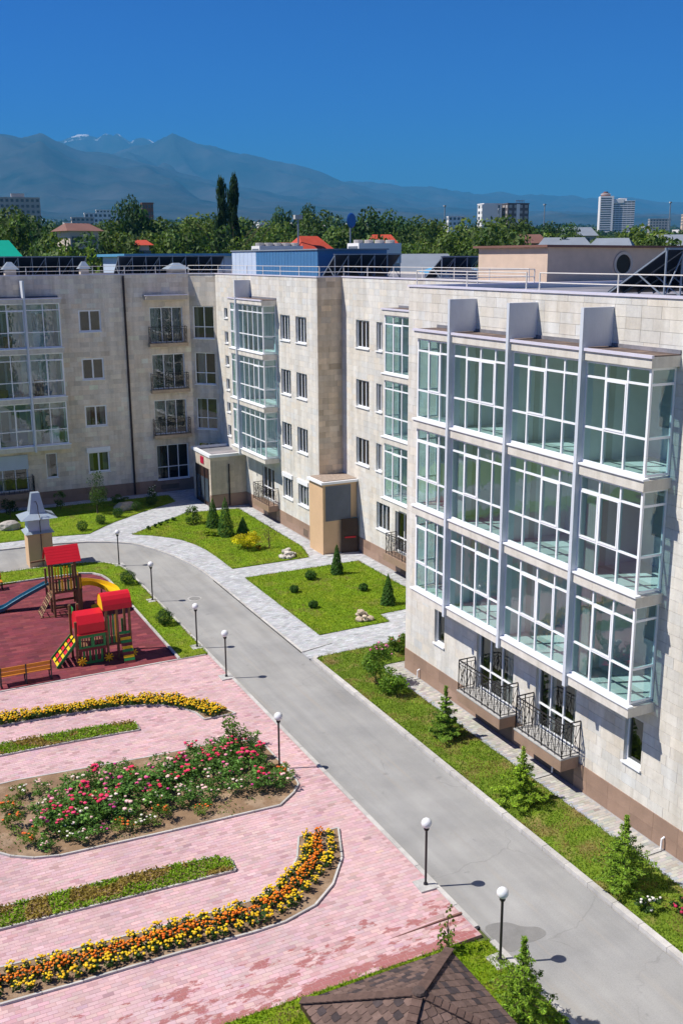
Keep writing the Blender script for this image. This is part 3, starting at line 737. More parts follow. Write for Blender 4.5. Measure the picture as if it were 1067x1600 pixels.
GL, FA, PI_ = 0.93, 1.03, 1.13      # glass, fascia and pilaster distances in front of the wall
def bay(sec, F, segs, cols, fins, lowside, floors=3, ajar=None, sashes=((1, 2),)):
    """segs: ascending break positions; cols: pane columns per segment; fins: break positions that carry a pilaster"""
    s0, s1 = segs[0], segs[-1]
    for k in range(floors + 1):
        zb, zt = 4.10 + STO * k, 4.40 + STO * k
        sl = MB().fbox(F, s0 - .1, s1 + .1, .022, FA, zb, zt, 0, (0.70, 0.66, 0.59)).build("bay_slab", "stone", sec.root)
        if k < floors:
            MB().fbox(F, s0 - .13, s1 + .13, GL - .06, FA + .05, zt + .003, zt + .06).build("ledge", "pvc", sl)
            MB().fbox(F, s0 + .02, s1 - .02, .02, GL - .065, zt + .002, zt + .03).build("balcony_floor", "floor_tile", sl)
        else:
            MB().fbox(F, s0 - .14, s1 + .14, FA - .03, FA + .05, zt - .04, zt + .045).build("roof_edge", "cap_metal", sl)
            MB().fbox(F, s0 - .1, s1 + .1, .023, FA - .031, zt + .002, zt + .03).build("bay_roof", "bitumen", sl)
            MB().fbox(F, s0 - .1, s1 + .1, .023, .06, zt + .032, zt + .14).build("flashing", "deck", sl)
    for k in range(floors):
        z0, z1 = 4.462 + STO * k, 7.433 + STO * k
        for i in range(len(segs) - 1):
            a0, a1 = segs[i] + (.03 if segs[i] in fins else 0.0), segs[i + 1] - (.03 if segs[i + 1] in fins else 0.0)
            n = cols[i]; fr = [j / n for j in range(1, n)]
            window.sash = sashes[(i + k) % len(sashes)]
            window(sec, F, a0, a1, z0, z1, fr, (0.355, 0.845), d=GL - .07, fw=.075, mw=.06, glass="glass_bay", sill=False, name="bay_window", curtain=False, ajar=ajar if ajar and (k, i) == ajar[0] and False else None)
            # partition and inner window of the enclosed balcony
        window.sash = ()
        for e, on in ((s0, lowside in ('lo', 'both')), (s1, lowside in ('hi', 'both'))):
            sg = 1 if e == s0 else -1
            # end glazing: a frame with one column and three panes in the side of the bay
            m = MB(); e0, e1 = (e + .004, e + .07) if e == s0 else (e - .07, e - .004)
            m.fbox(F, e0, e1, .03, .10, z0, z1)
            for zz in (z0, z0 + .355 * (z1 - z0) - .03, z0 + .845 * (z1 - z0) - .03, z1 - .07): m.fbox(F, e0 + .002, e1 - .002, .10, GL - .071, zz, zz + .07)
            o = m.build("bay_side_window", "pvc", sec.root)
            for q0, q1 in ((z0 + .07, z0 + .355 * (z1 - z0) - .03), (z0 + .355 * (z1 - z0) + .04, z0 + .845 * (z1 - z0) - .03), (z0 + .845 * (z1 - z0) + .04, z1 - .07)):
                MB().add([F.P(e + .03 * sg, .10, q0), F.P(e + .03 * sg, GL - .071, q0), F.P(e + .03 * sg, GL - .071, q1), F.P(e + .03 * sg, .10, q1)], [(0, 1, 2, 3)]).build("pane", "glass_bay", o)
    for b in fins:
        m = MB().fbox(F, b - .065, b + .065, GL - .02, PI_, 4.03, 4.40 + STO * floors + .06)
        m.fbox(F, b - .064, b + .064, .024, PI_ - .001, 4.40 + STO * floors + .061, 15.57)
        m.build("pilaster_fin", "grey_metal", sec.root)
        for k in range(floors):
            MB().fbox(F, b - .05, b + .05, -1.49, GL - .1, 4.44 + STO * k, 7.43 + STO * k).build("partition", "loggia_white", sec.root)
def bay_openings(segs, floors=3, dep=1.5):
    return [(segs[i] + .06, segs[i + 1] - .06, 4.43 + STO * k, 7.40 + STO * k, dep, 2) for k in range(floors) for i in range(len(segs) - 1)]
def loggia_back(sec, F, segs, floors=3, dep=1.5):
    for k in range(floors):
        for i in range(len(segs) - 1):
            a0, a1 = segs[i], segs[i + 1]; c = (a0 + a1) / 2; w = min(1.7, (a1 - a0) * .6)
            z0 = 4.46 + STO * k; m = MB(); A = [c - w / 2, c - w / 2 + .75 * .9, c + w / 2]
            for u0, u1, v0 in ((A[0], A[1], z0 + .02), (A[1], A[2], z0 + .85)):
                for q in ((u0, u0 + .08, v0, z0 + 2.3), (u1 - .08, u1, v0, z0 + 2.3)): m.fbox(F, q[0], q[1], -dep + .004, -dep + .06, q[2], q[3])
                for q in ((v0, v0 + .08), (z0 + 2.22, z0 + 2.3)): m.fbox(F, u0 + .08, u1 - .08, -dep + .004, -dep + .057, q[0], q[1])
            o = m.build("balcony_door", "pvc", sec.root)
            MB().fbox(F, A[0] + .08, A[1] - .08, -dep + .003, -dep + .02, z0 + .1, z0 + 2.22).fbox(F, A[1] + .08, A[2] - .08, -dep + .003, -dep + .02, z0 + .93, z0 + 2.22).build("pane", "inner_glass", o)
def bay_clutter(sec, F, segs, seed, floors=3, dep=1.5, amount=.5):
    q = random.Random(seed)
    for k in range(floors):
        for i in range(len(segs) - 1):
            a0, a1 = segs[i] + .12, segs[i + 1] - .12; z0 = 4.44 + STO * k
            if q.random() < amount:          # a curtain drawn to one side
                w_ = q.uniform(.25, .6); s_ = q.choice((0, 1)); b0 = a0 if s_ == 0 else a1 - w_; n = 10; vs = []
                for j in range(n + 1):
                    a = b0 + w_ * j / n; d = GL - .2 - .05 * (j % 2); vs += [F.P(a, d, z0 + .05), F.P(a, d, z0 + 2.85)]
                MB().add(vs, [(2 * j, 2 * j + 1, 2 * j + 3, 2 * j + 2) for j in range(n)]).build("curtain", "curtain", sec.root)
            if q.random() < amount * .7:     # a table or cupboard in the enclosed balcony
                b = q.uniform(a0 + .1, a1 - .8); h = q.choice((.5, .75, 1.1)); d1 = q.uniform(-.6, .2)
                MB().fbox(F, b, b + q.uniform(.4, .7), d1 - .5, d1, z0 + .004, z0 + h).build("cupboard", q.choice(("timber", "house_wall", "pvc")), sec.root)
def railing(sec, F, a0, a1, dep, z0, h, parent=None, ends=(True, True), ornate=True):
    m = MB(); P = F.P
    runs = [(P(a0, dep, 0), P(a1, dep, 0))]
    if ends[0]: runs.append((P(a0, .03, 0), P(a0, dep, 0)))
    if ends[1]: runs.append((P(a1, .03, 0), P(a1, dep, 0)))
    for p, q in runs:
        p, q = Vector(p), Vector(q); L = (q - p).length; Z = Vector((0, 0, 1))
        m.bar(p + Z * (z0 + h), q + Z * (z0 + h), .045, .03); m.bar(p + Z * (z0 + .08), q + Z * (z0 + .08), .02); m.bar(p + Z * (z0 + h - .14), q + Z * (z0 + h - .14), .02)
        n = max(1, round(L / .36))
        for i in range(n + 1):
            c = p + (q - p) * (i / n); m.bar(c + Z * z0, c + Z * (z0 + h), .028 if i in (0, n, n // 2) else .018)
            if i < n and ornate:
                e = p + (q - p) * ((i + 1) / n); md = (c + e) / 2
                m.bar(c + Z * (z0 + .09), e + Z * (z0 + h - .15), .013); m.bar(e + Z * (z0 + .09), c + Z * (z0 + h - .15), .013)
                m.bar(md + Z * (z0 + .08), md + Z * (z0 + h - .14), .013)
    return m.build("railing", "iron", parent)

F_N, F_C, F_B, F_L = FX(A_), FX(C_), FX(B_), FY(PLINTH_L)
F_D = FD((23.4, PLINTH_L), (C_, 70.5))
F_R = FY(53.35)

def std(y0, y1, k, top=HEAD): return (y0, y1, SILL + STO * k, top + STO * k, 1.3, 3)

# ---- near section
near = Section((27.0, 24.0, 0), "sunlit cream stone apartment block on the right with wide glazed bays and grey fins")
SEG_N = [20.4, 23.08, 26.65, 30.11, 32.5]
NY0 = 8.0
doors_n = [(23.75, 25.85, 1.24, 3.62, 1.3, 3), (27.15, 29.45, 1.24, 3.62, 1.3, 3)]
ops = bay_openings(SEG_N) + doors_n + [(20.7, 21.45, SILL, HEAD, 1.3, 3), (31.72, 32.45, SILL, HEAD, 1.3, 3), (14.0, 15.6, SILL, HEAD, 1.3, 3)]
near.facade(F_N, NY0, 34.75, ops, tone=(0.715, 0.68, 0.615), tv=.03)
near.facade(FD((26.6, 34.75), (A_, 34.75)), 0, 6.42, [], tone=(0.715, 0.68, 0.615), tv=.03)
bay(near, F_N, SEG_N, [3, 4, 4, 3], [23.08, 26.65, 30.11], 'both', sashes=((1,), (1, 2), (1,), (2,), (2, 1)))
loggia_back(near, F_N, SEG_N)
bay_clutter(near, F_N, SEG_N, 3, amount=.3)
window(near, F_N, 20.7, 21.45, SILL, HEAD, [], d=-.17)
window(near, F_N, 31.72, 32.45, SILL, HEAD, [], d=-.17)
for a0, a1 in ((23.75, 25.85), (27.15, 29.45)):
    window(near, F_N, a0, a1, 1.26, 3.62, [.36, .68], (.36,), d=-.17, sill=False, name="french_window")
    b0, b1 = a0 - .42, a1 + .1
    bs_ = MB().fbox(F_N, b0 + .1, b1 + .0, .05, .78, .82, 1.22, 0, (.33, .22, .16)).build("balcony", "plinth_stone", near.root)
    MB().fbox(F_N, b0 + .08, b1 + .02, .05, .80, 1.223, 1.27).build("balcony_floor", "concrete", bs_)
    railing(near, F_N, b0 + .12, b1 - .02, .74, 1.27, 1.18, bs_)
    MB().fbox(F_N, a0 - .1, a1 - .1, .049, .054, .06, .74).build("basement_grille", "dark_gap", near.root)
# window stay of the ground floor is omitted; roof, back and parapet
w = near.wall
w.box(A_ + .02, 34.0, NY0, 34.7, DECK - .3, DECK, 0)
w.box(33.98, 34.3, NY0, 34.7, -.05, TOPZ, 0); w.box(A_ + .1, 34.0, NY0 - .3, NY0 - .02, -.05, TOPZ, 0)
near.finish()
MB().box(A_ + .31, 33.9, NY0 + .1, 34.44, DECK + .003, DECK + .02).build("roof_deck", "deck", near.root)
c = MB(); c.box(A_ - .06, A_ + .3, NY0, 34.81, TOPZ + .002, TOPZ + .07); c.box(A_ + .301, 34.3, 34.45, 34.81, TOPZ + .002, TOPZ + .068); c.build("parapet_cap", "cap_metal", near.root)
MB().box(A_ + .03, A_ + .3, NY0, 34.7, DECK - .1, TOPZ).box(A_ + .31, 34, 34.45, 34.7, DECK - .1, TOPZ).build("parapet", "plaster_in", near.root)

# ---- middle section
mid = Section((30.0, 54.0, 0), "sunlit cream stone middle block with one narrow bay and a brown return wall")
SEG_C = [59.42, 63.75, 65.2]
oc = bay_openings(SEG_C)
for k in range(4):
    oc += [std(54.9, 56.43, k), std(57.3, 58.8, k)]
    if k: oc += [(68.17, 68.87, SILL + STO * k + .84, HEAD + STO * k, 1.3, 3), (68.17, 68.87, SILL + STO * k - .9, SILL + STO * k - .1, 1.3, 3)]
oc += [(60.3, 62.45, 1.2, 3.4, 1.3, 3)]
mid.facade(F_C, 53.35, 70.5, oc, tone=(0.715, 0.68, 0.615), tv=.035)
bay(mid, F_C, SEG_C, [5, 2], [63.75], 'both', sashes=((), (1,)))
loggia_back(mid, F_C, SEG_C)
bay_clutter(mid, F_C, SEG_C, 9, amount=.4)
for k in range(4):
    for a0, a1 in ((54.9, 56.43), (57.3, 58.8)): window(mid, F_C, a0, a1, SILL + STO * k, HEAD + STO * k - (.2 if k == 0 else 0), [.36, .66], d=-.16, box=False)
    if k == 0:
        for a0, a1 in ((54.9, 56.43), (57.3, 58.8)): MB().fbox(F_C, a0 - .03, a1 + .03, -.15, .10, HEAD - .19, HEAD + .08).build("shutter_box", "pvc", mid.root)
    if k:
        window(mid, F_C, 68.17, 68.87, SILL + STO * k + .84, HEAD + STO * k, []); window(mid, F_C, 68.17, 68.87, SILL + STO * k - .9, SILL + STO * k - .1, [])
window(mid, F_C, 60.3, 62.45, 1.22, 3.4, [.36, .68], (.36,), d=-.17, sill=False, name="french_window")
b_ = MB().fbox(F_C, 59.6, 62.4, .05, .76, .82, 1.2, 0, (.33, .22, .16)).build("balcony", "plinth_stone", mid.root)
railing(mid, F_C, 59.65, 62.3, .72, 1.21, 1.12, b_)
MB().fbox(F_C, 60.0, 61.5, .049, .054, .1, .7).build("basement_grille", "dark_gap", mid.root)
MB().fbox(F_C, 55.0, 55.7, .049, .054, .15, .6).build("basement_grille", "dark_gap", mid.root)
mid.facade(F_R, C_, B_, [], tone=(0.70, 0.57, 0.42), tv=.09)
SEG_B = [40.6, 43.8, 46.55]
ob_ = bay_openings(SEG_B)
for k in range(4):
    ob_ += [std(49.97, 51.55, k)] if k else []
    ob_ += [std(48.45, 49.12, k)] if k else [std(47.52, 49.04, 0)]
ob_ += [(45.3, 46.9, 1.2, 3.5, 1.3, 3)]
mid.facade(F_B, 34.75, 53.35, ob_, tone=(0.715, 0.68, 0.615), tv=.035)
bay(mid, F_B, SEG_B, [3, 3], [], 'both', sashes=((), (1,)))
loggia_back(mid, F_B, SEG_B)
for k in range(4):
    if k: window(mid, F_B, 49.97, 51.55, SILL + STO * k, HEAD + STO * k, [.36, .66], d=-.16)
    if k: window(mid, F_B, 48.45, 49.12, SILL + STO * k, HEAD + STO * k, [.5], d=-.16)
    else: window(mid, F_B, 47.52, 49.04, SILL, HEAD, [.36, .66], d=-.16)
window(mid, F_B, 45.3, 46.9, 1.22, 3.5, [.5], (.36,), d=-.17, sill=False, name="french_window")
b_ = MB().fbox(F_B, 43.4, 46.9, .05, .76, .82, 1.2, 0, (.33, .22, .16)).build("balcony", "plinth_stone", mid.root)
railing(mid, F_B, 43.5, 46.7, .7, 1.21, 1.15, b_)
MB().fbox(F_B, 45.2, 46.2, .049, .054, .15, .62).build("basement_grille", "dark_gap", mid.root)
od = [(0.25, 1.9, 11.3 - STO * j, 13.6 - STO * j, 1.3, 3) for j in range(3)] + [(0.25, 1.9, 1.2, 3.6, 1.3, 3)]
mid.facade(F_D, 0, F_D.L, od, tone=(0.66, 0.60, 0.51), tv=.06)
for o in od: window(mid, F_D, o[0], o[1], o[2], o[3], [.52], (.36,), d=-.16)
w = mid.wall
w.box(B_ + .02, 40.0, 34.85, 71.9, DECK - .3, DECK, 0); w.box(C_ + .02, B_ + .02, 53.4, 70.4, DECK - .3, DECK, 0)
w.box(39.98, 40.3, 34.85, 84, -.05, TOPZ, 0)
mid.finish()
MB().box(B_ + .31, 39.9, 35.0, 71.9, DECK + .003, DECK + .02).box(C_ + .31, B_ + .309, 53.7, 70.4, DECK + .003, DECK + .02).build("roof_deck", "deck", mid.root)
pp = [(B_, 34.85), (B_, 53.35), (C_, 53.35), (C_, 70.5), (23.4, 72.0)]
cap = MB(); par = MB()
for i, ((xa, ya), (xb, yb)) in enumerate(zip(pp, pp[1:])):
    L = math.hypot(xb - xa, yb - ya); t = Vector(((xb - xa) / L, (yb - ya) / L, 0)); n = Vector((t.y, -t.x, 0))
    p, q = Vector((xa, ya, 0)) - t * .0, Vector((xb, yb, 0)) + t * .0
    zt = TOPZ + .07 - .0015 * i
    def quadbox(M, o0, o1, z0, z1):
        a, b = p + n * o0 , q + n * o0; c_, d_ = q + n * o1, p + n * o1
        M.add([(v.x, v.y, z0) for v in (a, b, c_, d_)] + [(v.x, v.y, z1) for v in (a, b, c_, d_)], BOXF)
    quadbox(cap, -.06, .3, TOPZ + .002, zt); quadbox(par, .02, .28, DECK - .1, TOPZ - .0015 * i)
cap.build("parapet_cap", "cap_metal", mid.root); par.build("parapet", "plaster_in", mid.root)

# ---- left wing
lef = Section((14.0, 76.0, 0), "shaded tan stone left wing with wrought iron balconies and a dark drainpipe")
SEG_L = [6.4, 9.3, 11.64, 13.95]
LX0 = -8.0
ol = bay_openings(SEG_L)
for k in range(4):
    ol.append((15.37, 16.92, SILL + STO * k, (HEAD if k else HEAD) + STO * k - (.05), 1.3, 3))
    ol.append((20.42, 22.85, (0.98 if k == 0 else 1.06) + STO * k, HEAD + STO * k, 1.3, 3))
ol += [(12.42, 13.2, 1.95, 3.7, 1.3, 3), (8.6, 11.12, 1.2, 3.66, 1.3, 3)]
lef.facade(F_L, LX0, 23.4, ol, tone=(0.86, 0.745, 0.60), tv=.06)  # same stone as the sunlit blocks, toned lighter to make up for weak fill light
bay(lef, F_L, SEG_L, [3, 2, 2], [11.64], 'hi', sashes=((), (1,)))
loggia_back(lef, F_L, SEG_L)
bay_clutter(lef, F_L, SEG_L, 6, amount=.95)
for k in range(4):
    z0 = SILL + STO * k; z1 = HEAD + STO * k - .05
    window(lef, F_L, 15.37, 16.92, z0, z1, [.5], d=-.10, sill=True, fw=.10, mw=.10)
    if k == 0: MB().fbox(F_L, 15.3, 17.0, -.02, .12, z1 - .02, z1 + .32).build("shutter_box", "pvc", lef.root)
    zb = (0.98 if k == 0 else 1.06) + STO * k
    window(lef, F_L, 20.42, 22.85, zb, HEAD + STO * k, [.36, .68], (.36,) if k == 0 else (), d=-.14, sill=(k == 0), name="french_window")
    if k:
        b_ = MB().fbox(F_L, 20.2, 23.05, .023, .55, zb - .26, zb - .02, 0, (.56, .42, .28)).build("balcony", "stone", lef.root)
        railing(lef, F_L, 20.28, 22.97, .5, zb - .02, 1.16, b_)
window(lef, F_L, 12.42, 13.2, 1.95, 3.7, [], d=-.10)
window(lef, F_L, 8.6, 11.12, 1.22, 3.66, [.33, .67], d=-.14, sill=False, name="french_window")
MB().fbox(F_L, 8.5, 11.2, .025, .10, 2.75, 3.75).build("roller_shutter", "white_cladding", lef.root)
b_ = MB().fbox(F_L, 8.2, 11.5, .05, .8, .82, 1.18, 0, (.30, .20, .15)).build("balcony", "plinth_stone", lef.root)
railing(lef, F_L, 8.3, 11.4, .74, 1.18, 1.1, b_)
cn = MB().fbox(F_L, 20.05, 23.1, .023, .6, 14.12, 14.40, 0, (.60, .52, .42)).build("canopy", "stone", lef.root)
MB().fbox(F_L, 20.0, 23.15, .023, .66, 14.403, 14.46).build("canopy_roof", "cap_metal", cn)
MB().tube([F_L.P(18.63, .10, 15.8), F_L.P(18.63, .10, .1)], .075, 10).build("drainpipe", "pipe_dark", lef.root)
MB().fbox(F_L, 20.6, 22.0, .049, .054, .25, .6).build("basement_grille", "dark_gap", lef.root)
w = lef.wall
w.box(LX0, 39.9, 72.05, 84, DECK - .3, DECK, 0); w.box(LX0, 40, 83.9, 84.2, -.05, TOPZ, 0)
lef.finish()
MB().box(LX0, 39.9, 72.32, 83.8, DECK + .003, DECK + .02).build("roof_deck", "deck", lef.root)
MB().box(LX0, 23.4, 72.02, 72.3, DECK - .1, TOPZ).build("parapet", "plaster_in", lef.root)
MB().box(LX0, 23.42, 71.94, 72.3, TOPZ + .003, TOPZ + .07).build("parapet_cap", "cap_metal", lef.root)

# ---- entrance vestibule
ves = empty("entrance_porch", (23.6, 67.0, 0), "flat roofed stone entrance porch with dark glazed doors and a red plate", "porch")
m = MB(); col = (.60, .52, .42)
m.box(22.3, C_ - .03, 65.4, 69.2, 0.97, 3.62); b_ = m.build("wall", "mortar", ves)
def tilebox(F, a0, a1, z0, z1, par, ops=(), tone=(.58, .50, .40)):
    r = 0; z = z0
    while z < z1 - .01:
        zt = min(z + .4, z1); a = a0 - (.35 if r % 2 else 0)
        while a < a1:
            lo, hi = max(a, a0), min(a + .7, a1); a += .7
            k = 1 + random.gauss(0, .08); ps = [(lo, hi, z, zt)] if hi - lo > .02 else []
            for o in ops: ps = [q for p in ps for q in rect_sub(p, o)]
            for p in ps:
                if p[1] - p[0] > .02 and p[3] - p[2] > .02: MB().fbox(F, p[0] + .003, p[1] - .003, -.01, .02, p[2] + .003, p[3] - .003, 0, tuple(t * k for t in tone)).build("stone_tile", "stone", par)
        z = zt; r += 1
tilebox(FY(65.4), 22.28, C_ - .05, .97, 3.62, ves)
tilebox(FX(22.3), 65.38, 69.2, 0.0, 3.62, ves, [(65.75, 68.6, -.1, 2.75)])
MB().box(22.27, C_ - .05, 65.36, 65.6, .0, .96, 0, (.30, .20, .15)).build("plinth", "plinth_stone", ves)
m = MB(); m.box(22.2, 22.42, 65.3, 69.3, 3.621, 3.82); m.box(22.421, C_ - .03, 65.3, 65.5, 3.621, 3.818); m.box(22.421, C_ - .03, 69.1, 69.3, 3.621, 3.818); m.build("parapet_cap", "pvc", ves)
MB().box(22.42, C_ - .03, 65.5, 69.1, 3.622, 3.66).build("porch_roof", "deck", ves)
d_ = MB().fbox(FX(22.3), 65.76, 68.59, -.04, .012, 0.02, 2.74).build("entrance_door", "brown_door", ves)
for a in (65.9, 66.75, 67.65): MB().fbox(FX(22.3), a, a + .75, .013, .022, .35, 2.0).build("pane", "far_glass", d_)
for a in (65.8, 66.7, 67.6, 68.5): MB().fbox(FX(22.3), a - .04, a + .04, .014, .07, .02, 2.72).build("door_post", "iron", d_)
MB().fbox(FX(22.3), 66.75, 67.45, .023, .06, 2.95, 3.45).build("red_plate", "red_sign", ves)
MB().tube([(23.6, 65.3, 3.1), (23.6, 65.3, 0.15)], .05, 8).build("drainpipe", "pipe_dark", ves)

# ---- ochre service kiosk with louvre and open door
ki = empty("service_kiosk", (25.4, 52.4, 0), "ochre plastered kiosk with grey louvre and a brown door beside the thuja lawn", "kiosk")
MB().box(24.25, 26.44, 51.45, 53.31, 0.0, 4.28).build("wall", "ochre_plaster", ki)
MB().box(24.1, 26.46, 51.28, 53.33, 4.282, 4.42).build("roof_edge", "pvc", ki)
MB().box(24.3, 26.45, 51.45, 53.3, 4.423, 4.46).build("gravel_roof", "gravel_top", ki)
lo = MB().box(24.42, 26.05, 51.425, 51.448, 2.06, 4.15).build("louvre_frame", "louvre", ki)
for i in range(22):
    z = 2.12 + i * .091; MB().add([(24.46, 51.424, z + .08), (26.01, 51.424, z + .08), (26.01, 51.385, z), (24.46, 51.385, z), (24.46, 51.424, z + .06), (26.01, 51.424, z + .06)], [(0, 3, 2, 1), (3, 4, 5, 2)]).build("slat", "louvre", lo)
dr = MB().bar((25.36, 51.30, 1.07), (26.34, 51.12, 1.07), .05, 2.14).build("door", "brown_door", ki)
MB().bar((25.55, 51.22, 1.02), (26.2, 51.10, 1.02), .04, .09).build("push_bar", "red_plastic", dr)
MB().box(26.08, 26.43, 51.40, 51.446, 0.02, 2.12).build("door_jamb", "teal_paint", ki)
MB().box(24.3, 26.4, 51.0, 51.44, .0, .085).build("threshold", "concrete", ki)

# ---- roof railings
def roof_rail(label, pts, h0, posts_every=2.0):
    x0, y0 = pts[0]; r = empty("roof_railing", (x0, y0, h0), label, "railing")
    for (xa, ya), (xb, yb) in zip(pts, pts[1:]):
        L = math.hypot(xb - xa, yb - ya); n = max(1, round(L / posts_every))
        for i in range(n + 1):
            x, y = xa + (xb - xa) * i / n, ya + (yb - ya) * i / n
            if i == n and (xb, yb) != pts[-1]: continue
            MB().tube([(x, y, h0), (x, y, h0 + .6)], .025, 6).build("post", "rail_metal", r)
        for z in (.3, .6): MB().tube([(xa, ya, h0 + z), (xb, yb, h0 + z)], .02, 6).build("rail", "rail_metal", r)
roof_rail("pale steel roof railing on the near block in front of the beige hut", [(20.42, 8.5), (20.42, 26.9)], TOPZ, 3.9)
roof_rail("pale steel railing section on the far corner of the near block roof", [(20.42, 27.6), (20.42, 34.6), (26.0, 34.62)], TOPZ, 3.7)
roof_rail("pale steel railing along the roof edge of the middle block", [(26.75, 36.0), (26.75, 53.6), (25.2, 53.6), (25.2, 70.6), (23.5, 72.2)], TOPZ, 3.0)
roof_rail("pale steel railing along the roof edge of the shaded left wing", [(LX0, 72.18), (23.3, 72.18)], TOPZ, 2.3)

# ---- rooftop objects
hut = empty("roof_hut", (31, 39, DECK), "beige rendered roof hut with a round window on the near block", "hut")
MB().box(28.0, 36.0, 36.4, 41.7, DECK + .02, 17.36).build("wall", "beige_render", hut)
MB().add([(27.8, 36.2, 17.36), (36.2, 36.2, 17.30), (36.2, 41.9, 17.30), (27.8, 41.9, 17.36), (27.8, 36.2, 17.46), (36.2, 36.2, 17.40), (36.2, 41.9, 17.40), (27.8, 41.9, 17.46)], BOXF).build("flat_roof", "roof_brown", hut)
rw = MB(); n = 24
for k_, (r, y) in enumerate(((.52, 36.38), (.40, 36.37))):
    pass
def ring(cx, cz, r0, r1, y0, y1):
    m = MB(); vs = []
    for j in range(28):
        t = 2 * math.pi * j / 28
        for r, y in ((r0, y0), (r1, y0), (r1, y1), (r0, y1)): vs.append((cx + r * math.cos(t), y, cz + r * math.sin(t)))
    fs = [(j * 4 + i, j * 4 + (i + 1) % 4, ((j + 1) % 28) * 4 + (i + 1) % 4, ((j + 1) % 28) * 4 + i) for j in range(28) for i in range(4)]
    return m.add(vs, fs)
wr = ring(32.2, 16.62, .42, .54, 36.34, 36.399).build("round_window", "house_wall", hut)
MB().add([(32.2 + .42 * math.cos(2 * math.pi * j / 28), 36.385, 16.62 + .42 * math.sin(2 * math.pi * j / 28)) for j in range(28)], [tuple(range(28))]).build("pane", "hole_dark", wr)

def solar_rack(label, x0, x1, y0, n, h=1.45, run=1.9, step=.95, base=DECK + .02):
    r = empty("solar_collector_rack", ((x0 + x1) / 2, y0, base), label, "solar rack", "solar collector racks on the roofs")
    k = max(2, round((x1 - x0) / step)); sx_ = (x1 - x0) / k
    for i in range(k):
        a, b = x0 + i * sx_ + .02, x0 + (i + 1) * sx_ - .02
        MB().add([(a, y0, base + h), (b, y0, base + h), (b, y0 + run, base + .15), (a, y0 + run, base + .15), (a, y0, base + h - .06), (b, y0, base + h - .06), (b, y0 + run, base + .09), (a, y0 + run, base + .09)], BOXF).build("collector_panel", "panel_back", r)
    for i in range(k + 1):
        x = x0 + i * sx_
        MB().bar((x, y0 + .06, base), (x, y0 + .06, base + h - .09), .045).build("leg", "rack_steel", r)
        MB().bar((x, y0 + .06, base + .05), (x, y0 + run * .5, base + h * .5), .035).build("brace", "rack_steel", r)
        MB().bar((x, y0 - .02, base + h - .03), (x, y0 + run, base + .06), .045, .05).build("rafter", "rack_steel", r)
        if i < k and i % 2 == 0: MB().bar((x, y0 + .03, base + .05), (x + sx_ * 1.0, y0 + .03, base + h - .1), .03).build("diagonal_brace", "rack_steel", r)
    MB().bar((x0 - .1, y0 + .02, base + h - .04), (x1 + .1, y0 + .02, base + h - .04), .06).build("top_rail", "rack_steel", r)
solar_rack("long rack of tilted solar collectors at the left end of the left wing roof", 5.5, 16.6, 74.0, 8)
solar_rack("rack of tilted solar collectors right of the drainpipe on the left wing roof", 19.0, 27.0, 74.2, 8)
solar_rack("rack of tilted solar collectors on the middle block roof beside the blue cabin", 27.0, 31.4, 55.2, 5, h=1.47)
solar_rack("rack of tilted solar collectors on the near roof at the right edge", 22.6, 26.5, 23.6, 4, h=1.5, run=2.6, step=.6)
solar_rack("short rack of tilted solar collectors left of the beige roof hut", 29.6, 32.0, 47.5, 3, h=1.3)
cb = empty("roof_cabin", (28.5, 64, DECK), "long blue and white metal clad cabin on the middle block roof", "cabin")
MB().box(26.6, 31.0, 66.2, 66.6, DECK + .02, 15.8).build("base", "deck", cb)
for i in range(14):
    y = 54.3 + i * .9; 
    if y > 66: break
m = MB().box(27.2, 32.0, 58.0, 68.2, DECK + .02, 17.42); m.build("wall", "blue_cladding", cb)
for i in range(20): MB().box(27.17, 27.199, 58.02 + i * .51, 58.02 + i * .51 + .48, DECK + .05, 17.40).build("cladding_panel", "blue_cladding", cb)
MB().box(27.2, 32.0, 68.201, 73.0, DECK + .02, 17.42).build("wall", "white_cladding", cb)
for i in range(6): MB().box(27.17, 27.199, 68.22 + i * .8, 68.22 + i * .8 + .76, DECK + .05, 17.40).build("cladding_panel", "white_cladding", cb)
MB().box(27.1, 32.1, 57.9, 73.1, 17.422, 17.5).build("flat_roof", "roof_grey", cb)
def vent(x, y, w, h, label, m="zinc"):
    v = empty("roof_vent", (x, y, DECK), label, "roof vent")
    MB().box(x - w * .4, x + w * .4, y - w * .4, y + w * .4, DECK + .02, DECK + h * .55).build("shaft", "house_wall", v)
    MB().add([(x - w * .6, y - w * .6, DECK + h * .55), (x + w * .6, y - w * .6, DECK + h * .55), (x + w * .6, y + w * .6, DECK + h * .55), (x - w * .6, y + w * .6, DECK + h * .55), (x - w * .15, y - w * .15, DECK + h), (x + w * .15, y - w * .15, DECK + h), (x + w * .15, y + w * .15, DECK + h), (x - w * .15, y + w * .15, DECK + h)], BOXF).build("cap", m, v)
vent(11.2, 73.0, .9, 1.1, "small pale roof vent at the left edge of the left wing roof")
vent(16.2, 73.1, .7, 1.1, "small pale roof vent beside the gap between the solar racks")
vent(22.9, 73.2, 1.4, .95, "wide pale roof vent in front of the right solar rack of the left wing")
